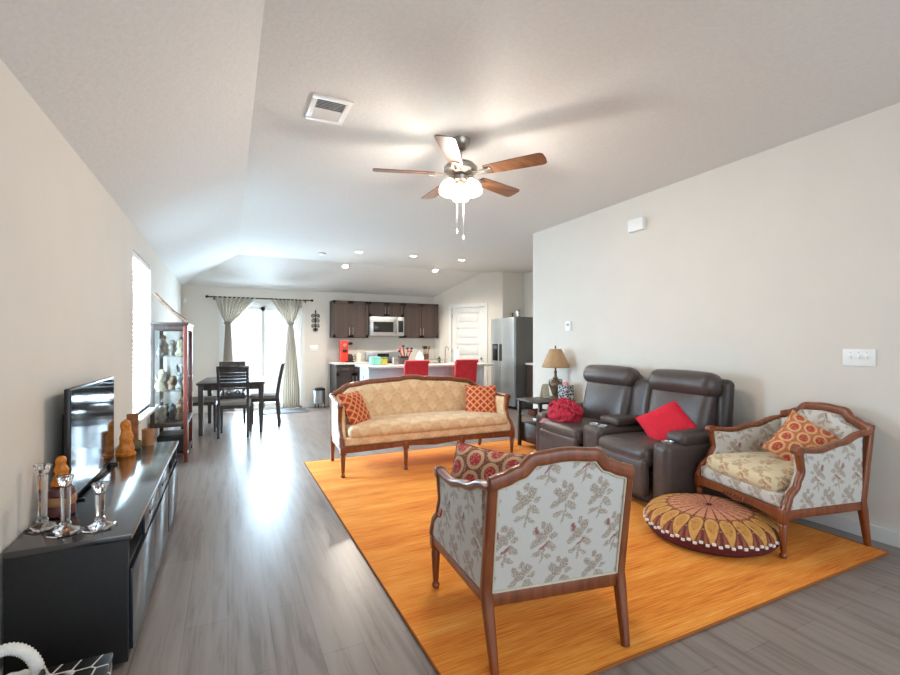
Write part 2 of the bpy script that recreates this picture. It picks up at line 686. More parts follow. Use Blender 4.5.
# rug
g = G('orange_streaked_rug')
x, y, z = g.sep(g.obj())
n1 = g.noise(g.comb(g.f('MULTIPLY', x, 4.0), g.f('MULTIPLY', y, 110.0)), 1.0, 4, 0.65, 0.3)
n2 = g.noise(g.comb(g.f('MULTIPLY', x, 0.9), g.f('MULTIPLY', y, 6.0)), 1.0, 3, 0.5)
fac = g.f('ADD', g.f('MULTIPLY', n1.outputs[0], 0.6), g.f('MULTIPLY', n2.outputs[0], 0.4))
col = g.ramp(fac, [(0.34, H('#c35a16')), (0.45, H('#df7f24')), (0.54, H('#ec9636')), (0.68, H('#f4b660'))])
g.bump(g.noise(g.obj(), 300.0, 2).outputs[0], 0.4, 0.004)
m_rug = g.fin(col, 0.95)
m_rug_edge = plain('rug_binding', '#9b5a24', 0.9)

# pouf: petals round the centre
g = G('petal_pouf')
x, y, z = g.sep(g.obj())
ang = g.f('ARCTAN2', y, x)
rad = g.f('SQRT', g.f('ADD', g.f('MULTIPLY', x, x), g.f('MULTIPLY', y, y)))
NP = 24
fr = g.f('ABSOLUTE', g.f('SUBTRACT', g.f('FRACT', g.f('MULTIPLY', g.f('ADD', ang, PI), NP / (2 * PI))), 0.5))
half = g.f('MULTIPLY', g.f('MULTIPLY', fr, 2 * PI / NP), rad)
er = g.f('DIVIDE', g.f('SUBTRACT', rad, 0.333), 0.074)
ea = g.f('DIVIDE', half, 0.039)
de = g.f('ADD', g.f('MULTIPLY', er, er), g.f('MULTIPLY', ea, ea))
base = g.ramp(rad, [(0.0, H('#a5604a')), (0.12, H('#c07f63')), (0.24, H('#c98a66')), (0.26, H('#9a5a3a'))])
st = g.soft(fr, 0.36, 0.44)
base = g.mix(st, base, H('#6a2a26'))
sub = g.soft(g.f('ABSOLUTE', g.f('SUBTRACT', g.f('FRACT', g.f('MULTIPLY', rad, 22.0)), 0.5)), 0.40, 0.46)
base = g.mix(g.f('MULTIPLY', sub, 0.6), base, H('#d39a6a'))
colp = g.mix(g.soft(de, 1.35, 1.15), base, H('#6d3524'))
colp = g.mix(g.soft(de, 1.05, 0.9), colp, H('#cc9850'))
colp = g.mix(g.soft(de, 0.5, 0.4), colp, H('#bd8540'))
colp = g.mix(g.soft(g.noise(g.obj(), 60.0, 3).outputs[0], 0.55, 0.8), colp, H('#7a3b2a'))
g.bump(g.noise(g.obj(), 150.0, 2).outputs[0], 0.2, 0.003)
m_pouf = g.fin(colp, 0.85)
m_pouf_side = plain('maroon_pouf_side', '#5c1f26', 0.85, var=0.3, sc_=40)
g = G('curtain_linen')
nz = g.noise(g.scale(g.obj(), (40, 40, 4)), 1.0, 3)
g.fin(g.ramp(nz.outputs[0], [(0.3, H('#cac1b7')), (0.7, H('#d8d0c6'))]), 0.9)
tl = g.n('ShaderNodeBsdfTranslucent')
tl.inputs[0].default_value = H('#c9c1b6')
mx = g.n('ShaderNodeMixShader')
mx.inputs[0].default_value = 0.4
g.t.links.new(g.p.outputs[0], mx.inputs[1])
g.t.links.new(tl.outputs[0], mx.inputs[2])
g.t.links.new(mx.outputs[0], g.out.inputs[0])
m_curtain = g.m
m_slat = plain('white_blind_slat', '#f0f0ee', 0.5, var=0.02)
m_patio = plain('patio_concrete', '#f3f2ee', 0.9, var=0.1)

# ------------------------------------------------------------------ the room
XL, XR, YB, YE, YR = -0.77, 3.90, 9.79, 5.37, -2.5
ZE, ZC = 2.39, 2.87
XK, YK = 5.94, 8.50     # kitchen alcove
XS, YS = 0.15, 8.87     # creases of the ceiling
MB().bx(XL - 0.15, XK + 0.2, YR, YB + 0.15, -0.1, 0.0).build('floor', m_floor, kind='structure', smooth=0)

W0, W1, WZ0, WZ1 = 4.97, 6.02, 0.63, 2.17
b = MB()
b.bx(XL - 0.14, XL, YR, W0, 0, 2.6); b.bx(XL - 0.14, XL, W1, YB + 0.14, 0, 2.6)
b.bx(XL - 0.14, XL, W0, W1, 0, WZ0); b.bx(XL - 0.14, XL, W0, W1, WZ1, 2.6)
b.build('wall_left', m_wall, kind='structure', smooth=0)
SX0, SX1, SZ1 = -0.10, 1.36, 2.10
b = MB()
b.bx(XL, SX0, YB, YB + 0.14, 0, 2.6); b.bx(SX1, 4.5, YB, YB + 0.14, 0, 2.6); b.bx(SX0, SX1, YB, YB + 0.14, SZ1, 2.6)
b.build('wall_back', m_wall, kind='structure', smooth=0)
MB().bx(XR, XR + 0.14, YR, YE, 0, 3.0).build('wall_right', m_wall, kind='structure', smooth=0)
MB().bx(XR + 0.14, XK + 0.14, YE - 0.14, YE, 0, 3.0).build('wall_kitchen_near', m_wall, kind='structure', smooth=0)
MB().bx(XK, XK + 0.14, YE, YK + 0.14, 0, 3.0).build('wall_kitchen_right', m_wall, kind='structure', smooth=0)
MB().bx(5.37, XK, YK, YK + 0.14, 0, 3.0).build('wall_kitchen_alcove', m_wall, kind='structure', smooth=0)
# diagonal pantry wall with a doorway
PA, PB = V((4.30, 9.79, 0)), V((5.37, 8.50, 0))
pdir = (PB - PA).normalized()
plen = (PB - PA).length
pm = Matrix.Translation(PA) @ Matrix.Rotation(math.atan2(pdir.y, pdir.x), 4, 'Z')   # local x along wall, local +y behind wall
pnl = pm.to_3x3() @ V((0, 1, 0))
D0, D1, DZ = 0.46, 1.26, 2.13
b = MB()
def wbx(x0, x1, z0, z1, y0=0.0, y1=0.12):
    b.box((0, 0, 0), (1e-3, 1e-3, 1e-3)) if False else None
    c = pm @ V(((x0 + x1) / 2, (y0 + y1) / 2, (z0 + z1) / 2))
    b.box(c, (x1 - x0, y1 - y0, z1 - z0), pm.to_3x3().to_4x4())
wbx(0, D0, 0, 3.0); wbx(D1, plen, 0, 3.0); wbx(D0, D1, DZ, 3.0)
b.build('wall_pantry', m_wall, kind='structure', smooth=0)

# ceiling: flat field, slope on the left, slope at the back
def quad(bm_, ps):
    bm_.bm.faces.new([bm_.bm.verts.new(p) for p in ps])
b = MB()
quad(b, [(XS, YR, ZC), (XK + 0.2, YR, ZC), (XK + 0.2, YS, ZC), (XS, YS, ZC)])
quad(b, [(XL, YR, ZE), (XS, YR, ZC), (XS, YS, ZC), (XL, YB, ZE)])
quad(b, [(XL, YB, ZE), (XS, YS, ZC), (XK + 0.2, YS, ZC), (XK + 0.2, YB, ZE)])
ceil = b.build('ceiling', m_ceil, kind='structure', smooth=0)
sol = ceil.modifiers.new('solid', 'SOLIDIFY'); sol.thickness = 0.12; sol.offset = 1.0
# make thickness go upwards whatever the normals do
for p in ceil.data.polygons:
    pass
if ceil.data.polygons[0].normal.z < 0:
    sol.offset = -1.0

# baseboards
def base(name, x0, x1, y0, y1):
    MB().bx(x0, x1, y0, y1, 0, 0.1, 0.004).build(name, m_trim, kind='structure', smooth=0)
base('baseboard_left', XL, XL + 0.014, YR, YB)
base('baseboard_back', SX1 + 0.07, 1.82, YB - 0.014, YB)
base('baseboard_back_corner', XL, SX0 - 0.07, YB - 0.014, YB)
base('baseboard_right', XR - 0.014, XR, YR, YE)

# left window: frame, pane, blind, sill
b = MB()
b.bx(XL - 0.13, XL - 0.08, W0, W0 + 0.05, WZ0, WZ1); b.bx(XL - 0.13, XL - 0.08, W1 - 0.05, W1, WZ0, WZ1)
b.bx(XL - 0.13, XL - 0.08, W0, W1, WZ0, WZ0 + 0.05); b.bx(XL - 0.13, XL - 0.08, W0, W1, WZ1 - 0.05, WZ1)
b.bx(XL - 0.125, XL - 0.085, W0, W1, 1.37, 1.42)
win = b.build('window_1', m_trim, kind='structure', smooth=0)
MB().bx(XL - 0.108, XL - 0.102, W0 + 0.05, W1 - 0.05, WZ0 + 0.05, WZ1 - 0.05).build('window_pane', m_pane, win, smooth=0)
MB().bx(XL - 0.08, XL + 0.07, W0 - 0.06, W1 + 0.06, WZ0 - 0.035, WZ0, 0.006).build('window_sill', m_trim, win, smooth=0)
bl = thing('window_blind', 'white horizontal slat blind hanging in the left wall window', 'blind', (XL - 0.035, (W0 + W1) / 2, WZ0))
wy = (W1 - W0) / 2 - 0.02
b = MB()
for i in range(34):
    zz = 0.06 + i * 0.0415
    b.box((0, 0, zz), (0.046, 2 * wy, 0.003), rot(0, 28, 0))
b.build('slats', m_slat, bl, smooth=0)
MB().box((0, 0, WZ1 - WZ0 - 0.03), (0.05, 2 * wy, 0.05), None, 0.005).build('headrail', m_white, bl)
MB().box((0, 0, 0.022), (0.05, 2 * wy, 0.02), None, 0.005).build('bottom_rail', m_white, bl)

# sliding patio door
b = MB()
yf = YB + 0.03
for x0, x1 in ((SX0, SX0 + 0.06), (SX1 - 0.06, SX1)):
    b.bx(x0, x1, yf, yf + 0.09, 0, SZ1)
b.bx(SX0, SX1, yf, yf + 0.09, SZ1 - 0.06, SZ1); b.bx(SX0, SX1, yf, yf + 0.09, 0.0, 0.04)
dr = b.build('door_1', m_trim, kind='structure', smooth=0)
for k, (x0, x1, yy) in enumerate(((SX0 + 0.06, 0.67, yf + 0.06), (0.59, SX1 - 0.06, yf + 0.02))):
    b = MB()
    b.bx(x0, x0 + 0.07, yy, yy + 0.03, 0.04, SZ1 - 0.06); b.bx(x1 - 0.07, x1, yy, yy + 0.03, 0.04, SZ1 - 0.06)
    b.bx(x0, x1, yy, yy + 0.03, 0.04, 0.13); b.bx(x0, x1, yy, yy + 0.03, SZ1 - 0.14, SZ1 - 0.06)
    b.build('sash', m_trim, dr, smooth=0)
    MB().bx(x0 + 0.07, x1 - 0.07, yy + 0.012, yy + 0.018, 0.13, SZ1 - 0.14).build('door_pane', m_pane, dr, smooth=0)
b = MB()
b.bx(SX0 - 0.06, SX0, YB - 0.014, YB, 0, SZ1 + 0.06); b.bx(SX1, SX1 + 0.06, YB - 0.014, YB, 0, SZ1 + 0.06); b.bx(SX0, SX1, YB - 0.014, YB, SZ1, SZ1 + 0.06)
b.build('trim_1', m_trim, kind='structure', smooth=0)
MB().bx(-6, 9, YB + 0.16, 22, -0.2, -0.08).build('ground_patio', m_patio, kind='structure', smooth=0)

# pantry door
b = MB()
def pbx(bm_, x0, x1, z0, z1, y0, y1, bev=0.0):
    c = pm @ V(((x0 + x1) / 2, (y0 + y1) / 2, (z0 + z1) / 2))
    bm_.box(c, (x1 - x0, y1 - y0, z1 - z0), pm.to_3x3().to_4x4(), bev)
pbx(b, D0 + 0.01, D1 - 0.01, 0.01, DZ - 0.01, 0.035, 0.06)
for x0, x1 in ((D0 + 0.01, D0 + 0.12), (D1 - 0.12, D1 - 0.01)):
    pbx(b, x0, x1, 0.01, DZ - 0.01, 0.02, 0.04)
zz = [0.01, 0.2, 0.52, 0.62, 0.92, 1.0, 1.3, 1.38, 1.66, 1.74, 2.0, DZ - 0.01]
for z0, z1 in ((0.01, 0.2), (0.53, 0.62), (0.92, 1.01), (1.30, 1.39), (1.66, 1.75), (2.01, DZ - 0.01)):
    pbx(b, D0 + 0.11, D1 - 0.11, z0, z1, 0.02, 0.04)
for z0, z1 in ((0.2, 0.53), (0.62, 0.92), (1.01, 1.30), (1.39, 1.66), (1.75, 2.01)):
    pbx(b, D0 + 0.17, D1 - 0.17, z0 + 0.05, z1 - 0.05, 0.026, 0.04, 0.005)
pd = b.build('door_2', m_trim, kind='structure', smooth=30)
b = MB(); c = pm @ V((D1 - 0.07, -0.03, 0.98))
b.sphere(c, 0.028, 12); b.cyl(c, pm @ V((D1 - 0.07, 0.02, 0.98)), 0.012)
b.build('door_knob', m_nickel, pd)
b = MB()
for zz in (1.9, 1.1, 0.25):
    pbx(b, D0 - 0.005, D0 + 0.015, zz, zz + 0.09, 0.005, 0.02)
b.build('hinges', m_nickel, pd)
b = MB()
pbx(b, D0 - 0.07, D0, 0, DZ + 0.07, -0.014, 0.0); pbx(b, D1, D1 + 0.07, 0, DZ + 0.07, -0.014, 0.0); pbx(b, D0, D1, DZ, DZ + 0.07, -0.014, 0.0)
b.build('trim_2', m_trim, kind='structure', smooth=0)

# ------------------------------------------------------------------ rug
RG = (0.755, 3.72, 1.40, 5.25)
rug = MB().bx(RG[0], RG[1], RG[2], RG[3], 0.0, 0.012, 0.004).build('rug', m_rug)
tag(rug, 'large orange streaked area rug under the sofa, armchairs and pouf', 'rug')
b = MB()
for (x0, x1, y0, y1) in ((RG[0] - .004, RG[0] + .003, RG[2], RG[3]), (RG[1] - .003, RG[1] + .004, RG[2], RG[3]), (RG[0], RG[1], RG[2] - .004, RG[2] + .003), (RG[0], RG[1], RG[3] - .003, RG[3] + .004)):
    b.bx(x0, x1, y0, y1, 0.0, 0.0135, 0.003)
b.build('binding', m_rug_edge, rug)
ZR = 0.0140


# ------------------------------------------------------------------ upholstered settee / armchair
def settee(root, hb, hf, yb, yf, crest, legs_front, fab_out, fab_in, fab_seat, arm_tab, carved=True):
    zr0, zr1 = 0.235, 0.295
    def yback(z):
        return yb + 0.03 - 0.075 * max(0.0, (z - 0.3)) / 0.5 if z > 0.3 else lerp(yb - 0.035, yb + 0.03, z / 0.3)
    def side(q, sg, off=0.0):
        return V((sg * (lerp(hb, hf, q) + off), lerp(yb + 0.02, yf, q), 0))
    def zarm(q):
        return interp(arm_tab, q)
    qa = 0.84
    def qf(z):
        return interp([(0.30, 0.99), (0.36, 0.955), (0.44, 0.85), (0.52, 0.80), (0.60, 0.82), (0.66, qa)], z)
    post = crest(1.0)
    # rear legs running up into the back posts
    for sg in (-1, 1):
        pts, ks = [], []
        for i in range(14):
            z = post * i / 13
            pts.append(V((sg * (hb - (0.012 * (1 - z / 0.3) if z < 0.3 else 0)), yback(z), z)))
            ks.append(lint([(0, 0.72), (0.25, 1.05), (0.4, 1.0), (post, 0.85)], z))
        MB().sweep(pts, rsec(0.046, 0.046), (0, 1, 0), ks).build('rear_leg', m_wood, root)
    # crest rail
    N = 48
    pts = []
    for i in range(N + 1):
        sx = -1 + 2 * i / N
        z = crest(sx)
        pts.append(V((sx * (hb + 0.01), yback(z), z - 0.02)))
    MB().sweep(pts, rsec(0.042, 0.058, 0.35), (0, 0, 1)).build('crest_rail', m_wood, root)
    # back upholstery outside panel and padded inside
    zb0 = zr1
    def bo(off, bul):
        def f(s, t):
            sx = -1 + 2 * s
            z = lerp(zb0, crest(sx) - 0.045, t)
            return V((sx * (hb - 0.022), yback(z) + off + bul * (1 - sx ** 4) * (1 - (2 * t - 1) ** 4), z))
        return f
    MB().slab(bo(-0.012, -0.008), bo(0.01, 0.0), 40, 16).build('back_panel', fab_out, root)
    MB().slab(bo(0.012, 0.0), bo(0.055, 0.045), 40, 16).build('backrest', fab_in, root)
    # welt round the outside panel
    loop = [(-1, t / 10) for t in range(11)] + [(-1 + 2 * i / 30, 1) for i in range(1, 31)] + [(1, 1 - t / 10) for t in range(1, 11)] + [(1 - 2 * i / 30, 0) for i in range(1, 30)]
    f = bo(-0.016, 0.0)
    MB().tube([f((a + 1) / 2, t) for a, t in loop], 0.005, 6, True, (0, 1, 0.01)).build('welt', m_welt, root)
    # rails
    b = MB()
    b.box((0, yb + 0.03, (zr0 + zr1) / 2), (2 * hb, 0.04, zr1 - zr0), None, 0.008)
    for sg in (-1, 1):
        b.sweep([side(0, sg, -0.01) + V((0, 0, (zr0 + zr1) / 2)), side(1, sg, -0.01) + V((0, 0, (zr0 + zr1) / 2))], rsec(0.04, zr1 - zr0))
    # front rail with a shallow scalloped apron
    n = 40
    top = [(-hf + 2 * hf * i / n, zr1) for i in range(n + 1)]
    bot = [(hf - 2 * hf * i / n, zr0 + 0.018 * math.sin(PI * i / n) ** 2 - (0.022 * max(0, 1 - abs(i / n - 0.5) * 7))) for i in range(n + 1)]
    b.prism(top + bot, yf - 0.02, yf + 0.02)
    b.build('seat_rail', m_wood, root)
    if carved:
        b = MB()
        for i in range(-3, 4):
            b.sphere((i * 0.03, yf + 0.021, zr0 + 0.03), 0.012, 8)
        b.build('carved_ornament', m_wood, root)
    # front band of fabric under the cushion
    MB().rbox((0, yf - 0.06, 0.335), (2 * hf - 0.05, 0.13, 0.085), 0.02, (0, 0.006, 0)).build('seat_base', fab_in, root)
    b = MB().bx(-hb + 0.02, hb - 0.02, yb + 0.05, yf - 0.1, 0.27, 0.37)
    b.build('seat_deck', fab_in, root)
    # cushion
    MB().rbox((0, (yb + yf) / 2 + 0.045, 0.42), (2 * lerp(hb, hf, 0.6) - 0.11, yf - yb - 0.06, 0.12), 0.05, (0, 0.012, 0.03)).build('seat_cushion', fab_seat, root)
    # sides
    for sg in (-1, 1):
        def so(off, bul):
            def f(s, t):
                z_e = lerp(zr1, 0.64, t)
                q = 0.03 + s * (qf(z_e) - 0.03)
                z = lerp(zr1, zarm(q) - 0.015, t)
                p = side(q, sg, off + bul * (1 - (2 * s - 1) ** 4) * (1 - (2 * t - 1) ** 4))
                p.z = z
                return p
            return f
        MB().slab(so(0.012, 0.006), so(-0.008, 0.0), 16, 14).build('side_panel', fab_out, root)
        MB().slab(so(-0.009, 0.0), so(-0.045, -0.03), 16, 14).build('arm_padding', fab_in, root)
        # arm rail
        pts = []
        for i in range(19):
            q = lerp(0.0, qa, i / 18)
            p = side(q, sg, 0.0)
            p.z = zarm(q)
            if q < 0.1:
                p.y = lerp(yback(zarm(0)), p.y, q / 0.1)
            pts.append(p)
        MB().sweep(pts, rsec(0.046, 0.036, 0.4), (0, 0, 1)).build('arm_rail', m_wood, root)
        # front support, an S curve from the arm end to the leg
        pts, ks = [], []
        za = zarm(qa)
        for i in range(25):
            z = lerp(za + 0.008, 0.29, i / 24)
            p = side(qf(z) + (0.018 if i == 0 else 0), sg, 0.0)
            p.z = z
            pts.append(p)
            ks.append(lint([(0, 1.15), (3, 1.0), (14, 0.85), (24, 1.05)], i))
        b = MB().sweep(pts, rsec(0.044, 0.044, 0.35), (0, 1, 0.2), ks)
        p = side(qa, sg, 0.0)
        c = V((p.x, p.y + 0.005, za - 0.004))
        b.cyl(c + V((-0.026, 0, 0)), c + V((0.026, 0, 0)), 0.026, None, 18)
        b.build('arm_support', m_wood, root)
    # turned front legs
    for lx in legs_front:
        b = MB()
        b.box((lx, yf - 0.003, 0.262), (0.055, 0.052, 0.085), None, 0.006)
        b.lathe([(0.016, 0.0), (0.021, 0.008), (0.021, 0.02), (0.013, 0.032), (0.016, 0.05), (0.024, 0.19), (0.019, 0.205), (0.027, 0.215), (0.027, 0.228)], (lx, yf - 0.003, 0), 16)
        b.build('front_leg', m_wood, root)


def crest_chair(sx):
    a = abs(sx)
    return interp([(0, 0.872), (0.42, 0.862), (0.62, 0.812), (0.86, 0.785), (1.0, 0.772)], a)


arm_chair = [(0, 0.735), (0.3, 0.675), (0.6, 0.640), (0.84, 0.650)]
ch1 = thing('armchair', 'floral brocade wood framed armchair with its back to the camera, nearest on the rug', 'armchair', (1.305, 1.868, ZR), -9.3, 'matching floral armchairs')
settee(ch1, 0.315, 0.375, -0.33, 0.33, crest_chair, (-0.362, 0.362), m_floral, m_floral, m_floral_seat, arm_chair)
# the second one by the right wall: front corners near (3.04,1.64) and (3.25,2.36)
ch2 = dup(ch1, 'floral brocade wood framed armchair facing left by the right wall, behind the pouf', (3.454, 1.895, ZR), 90 - 16.0 + 0, 'matching floral armchairs')

# sofa
def crest_sofa(sx):
    a = abs(sx)
    return interp([(0, 0.915), (0.08, 0.912), (0.14, 0.897), (0.5, 0.882), (0.78, 0.85), (0.93, 0.775), (1.0, 0.725)], a)
arm_sofa = [(0, 0.715), (0.3, 0.70), (0.6, 0.685), (0.84, 0.685)]
sofa = thing('sofa', 'gold damask sofa with carved mahogany frame at the far edge of the rug', 'sofa', (1.978, 4.80, ZR), 180)
settee(sofa, 0.945, 0.985, -0.33, 0.33, crest_sofa, (-0.972, -0.325, 0.325, 0.972), m_daylit, m_gold, m_gold, arm_sofa)


def throw_pillow(name, label, wd, th, mat, loc, m, group=None, ht=None):
    t = thing(name, label, 'pillow', loc, 0, group)
    MB().pillow(wd, ht or wd, th, m).build('cover', mat, t, 60)
    n = 40
    pts = []
    hw, hh = wd / 2, (ht or wd) / 2
    for i in range(n):
        a = 4.0 * i / n
        k, f_ = int(a), a - int(a)
        s_ = -1 + 2 * f_
        x_, y_ = [(s_, -1), (1, s_), (-s_, 1), (-1, -s_)][k]
        pts.append(m @ V((x_ * hw * (1 - 0.07 * (1 - y_ * y_)), y_ * hh * (1 - 0.07 * (1 - x_ * x_)), 0)))
    MB().tube(pts, 0.005, 6, True, tuple(m.to_3x3() @ V((0.02, 0.03, 1)))).build('piping', mat, t)
    return t


throw_pillow('throw_pillow', 'orange lattice pillow leaning in the left corner of the gold sofa', 0.37, 0.13, m_trel, (1.20, 4.77, 0.635), rot(0, 0, 42) @ rot(62, 0, 0), 'lattice pillows on the sofa')
throw_pillow('throw_pillow', 'orange lattice pillow leaning in the right corner of the gold sofa', 0.37, 0.13, m_trel, (2.74, 4.83, 0.635), rot(0, 0, -30) @ rot(66, 0, 0), 'lattice pillows on the sofa')
throw_pillow('throw_pillow', 'red medallion pillow on the armchair with its back to the camera', 0.39, 0.14, m_medal, (1.145, 2.0, 0.605), rot(0, 0, -50) @ rot(62, 0, 0) @ rot(0, 0, -5))
throw_pillow('throw_pillow', 'orange and red medallion pillow leaning in the armchair by the right wall', 0.37, 0.15, m_medal2, (3.55, 1.77, 0.62), rot(0, 0, -45) @ rot(58, 0, 0) @ rot(0, 0, -38))

# ------------------------------------------------------------------ pouf
pf = thing('floor_pouf', 'round flat floor pouf with mustard petals, in front of the right armchair', 'pouf', (2.955, 2.06, ZR))
R_ = 0.405
MB().lathe([(R_ * k, z_) for k, z_ in ((1.0, 0.085), (0.985, 0.115), (0.94, 0.145), (0.86, 0.168), (0.7, 0.188), (0.5, 0.2), (0.3, 0.206), (0.1, 0.205), (0.0, 0.202))], n=66, cap=False).build('top_cover', m_pouf, pf, 60)
MB().lathe([(0.0, 0.0), (R_ * 0.84, 0.0), (R_ * 0.93, 0.02), (R_ * 0.985, 0.05), (R_ * 1.0, 0.086)], n=66, cap=False).build('side_cover', m_pouf_side, pf, 60)
MB().lathe([(0.0, 0.2), (0.02, 0.2), (0.016, 0.212), (0.0, 0.215)], n=16, cap=False).build('button', m_pouf_side, pf)
b = MB()
for i in range(74):
    a = 2 * PI * i / 74
    b.box((R_ * 1.0 * math.cos(a), R_ * 1.0 * math.sin(a), 0.078 + 0.012 * (i % 2)), (0.016, 0.022, 0.016), rot(0, 0, math.degrees(a)), 0.003)
b.build('bead_trim', m_rope, pf)

# ------------------------------------------------------------------ leather reclining loveseat
rc = thing('reclining_loveseat', 'dark brown leather reclining loveseat with centre console against the right wall', 'sofa', (3.405, 3.325, 0), -4)
y_arm0, y_s0, y_c0, y_c1, y_s1, y_arm1 = -0.93, -0.76, -0.16, 0.11, 0.76, 0.93
XF, XB = -0.37, 0.44
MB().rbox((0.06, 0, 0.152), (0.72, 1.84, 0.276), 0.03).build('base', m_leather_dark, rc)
for (a0, a1) in ((y_s0, y_c0), (y_c1, y_s1)):
    ym, wy_ = (a0 + a1) / 2, a1 - a0
    MB().rbox((-0.06, ym, 0.40), (0.66, wy_ - 0.015, 0.17), 0.06, (0.01, 0.0, 0.025)).build('seat', m_leather, rc)
    MB().rbox((XF - 0.0, ym, 0.245), (0.075, wy_ - 0.015, 0.30), 0.03, (0.012, 0, 0)).build('footrest', m_leather, rc)
    bk_ = MB().rbox((0.27, ym - (0.05 if a0 < 0 else 0.02), 0.67), (0.20, wy_ + 0.04, 0.52), 0.07, (0.03, 0, 0), rot(0, 13, 0)).build('backrest', m_leather, rc)
    b = MB()
    for dy in (-0.09, 0.09):
        b.sphere((0.155, ym + dy, 0.64), 0.013, 10)
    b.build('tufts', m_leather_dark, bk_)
    MB().rbox((0.285, ym - (0.06 if a0 < 0 else 0.02), 0.965), (0.21, wy_ + 0.10, 0.20), 0.085, (0.02, 0, 0.015), rot(0, 14, 0)).build('headrest', m_leather, rc)
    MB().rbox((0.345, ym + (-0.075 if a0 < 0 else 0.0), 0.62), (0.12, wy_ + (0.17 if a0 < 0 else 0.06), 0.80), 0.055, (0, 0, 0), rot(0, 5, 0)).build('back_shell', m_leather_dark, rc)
# console
MB().rbox((-0.03, (y_c0 + y_c1) / 2, 0.33), (0.62, y_c1 - y_c0 - 0.01, 0.42), 0.05, (0.01, 0, 0)).build('console', m_leather, rc)
MB().rbox((0.05, (y_c0 + y_c1) / 2, 0.575), (0.36, y_c1 - y_c0 - 0.02, 0.07), 0.03, (0, 0, 0.01)).build('console_lid', m_leather, rc)
MB().rbox((0.32, (y_c0 + y_c1) / 2, 0.70), (0.16, y_c1 - y_c0 - 0.01, 0.52), 0.05, (0.01, 0, 0), rot(0, 10, 0)).build('console_back', m_leather, rc)
for dy in (-0.06, 0.06):
    MB().lathe([(0.042, 0), (0.046, 0.0), (0.046, 0.012), (0.036, 0.012), (0.034, 0.004), (0.0, 0.004)], (-0.24, (y_c0 + y_c1) / 2 + dy, 0.539), 24, None, False).build('cup_holder', m_steel, rc)
for (a0, a1) in ((y_arm0, y_s0), (y_s1, y_arm1)):
    ym, wy_ = (a0 + a1) / 2, a1 - a0
    MB().rbox((0.02, ym, 0.29), (0.72, wy_, 0.50), 0.05, (0.01, 0.008, 0)).build('arm', m_leather, rc)
    MB().rbox((0.09, ym, 0.565), (0.56, wy_ + 0.015, 0.10), 0.045, (0, 0, 0.012)).build('arm_pad', m_leather, rc)
    MB().lathe([(0.044, 0), (0.046, 0.012), (0.036, 0.012), (0.034, 0.004), (0.0, 0.004)], (-0.25, ym, 0.541), 24, None, False).build('cup_holder', m_steel, rc)

throw_pillow('throw_pillow', 'plain bright red square pillow tilted on its corner on the leather loveseat', 0.40, 0.13, m_redfab, (3.42, 2.76, 0.615), rot(0, 0, -66) @ rot(50, 0, 0) @ rot(0, 0, 38))

# crumpled throw
th_ = thing('throw_blanket', 'crumpled raspberry red throw blanket bunched on the far seat of the leather loveseat', 'blanket', (3.25, 3.90, 0.445))
bm_ = MB()
nn, mm = 40, 28
rows = []
for j in range(mm + 1):
    ph = PI * j / mm
    r_ = []
    for i in range(nn):
        a = 2 * PI * i / nn
        k = 1 + 0.08 * math.sin(4 * a + 3 * ph) + 0.05 * math.sin(7 * a - 6 * ph + 1) + 0.05 * math.sin(14 * ph + 2 * math.sin(3 * a))
        k *= 0.95
        px, py_, pz = math.sin(ph) * math.cos(a), math.sin(ph) * math.sin(a), -math.cos(ph)
        zz = max(pz * 0.155 * k, -0.10)
        zz += 0.115
        zz += 0.02 * math.sin(py_ * 8)
        r_.append(V((px * 0.15 * k, py_ * 0.215 * k, max(zz, 0.0))))
    rows.append(r_)
bm_.faces_grid(rows, True)
bm_.build('folds', m_throw, th_, 70)
b = MB()
rr = random.Random(3)
for i in range(7):
    a0 = rr.uniform(0, 2 * PI)
    pts = []
    for q in range(14):
        t_ = q / 13
        ph = lerp(0.5, 1.3, t_) + 0.2 * math.sin(4 * t_ + i)
        a = a0 + 0.9 * t_ + 0.3 * math.sin(5 * t_ + i * 2)
        pts.append(V((math.sin(ph) * math.cos(a) * 0.152, math.sin(ph) * math.sin(a) * 0.22, 0.12 + 0.16 * math.cos(ph))))
    b.tube(pts, [0.008 + 0.01 * math.sin(PI * q / 13) for q in range(14)], 8)
b.build('rolled_hems', m_throw, th_)
b = MB()
for i in range(14):
    b.tube([V((-0.12 - 0.004 * i % 0.02, 0.10 + 0.008 * i, 0.05)), V((-0.15, 0.115 + 0.008 * i, 0.02)), V((-0.16, 0.12 + 0.009 * i, 0.004))], 0.004, 6)
b.build('fringe', m_throw_light, th_)

# ------------------------------------------------------------------ end table and lamp
et = thing('end_table', 'small dark wood end table between the loveseat and the wall end', 'end table', (3.60, 4.70, 0.0142))
MB().box((0, 0, 0.585), (0.54, 0.50, 0.028), None, 0.008).build('tabletop', m_espresso, et)
for sx in (-1, 1):
    for sy in (-1, 1):
        MB().box((sx * 0.24, sy * 0.215, 0.286), (0.04, 0.04, 0.572), None, 0.004).build('leg', m_espresso, et)
MB().box((0, 0, 0.40), (0.48, 0.43, 0.02), None, 0.004).build('shelf', m_espresso, et)
b = MB()
b.bx(-0.22, 0.22, -0.2, 0.2, 0.06, 0.30, 0.004)
b.build('cabinet_box', m_espresso, et)
bk = tag(MB().bx(-0.1, 0.1, -0.08, 0.08, 0, 0.07, 0.01).build('folded_cloth', plain('brown_cloth', '#6b4034', 0.9)), 'folded brown cloth on the end table shelf', 'cloth'); bk.location = (3.47, 4.68, 0.4245)

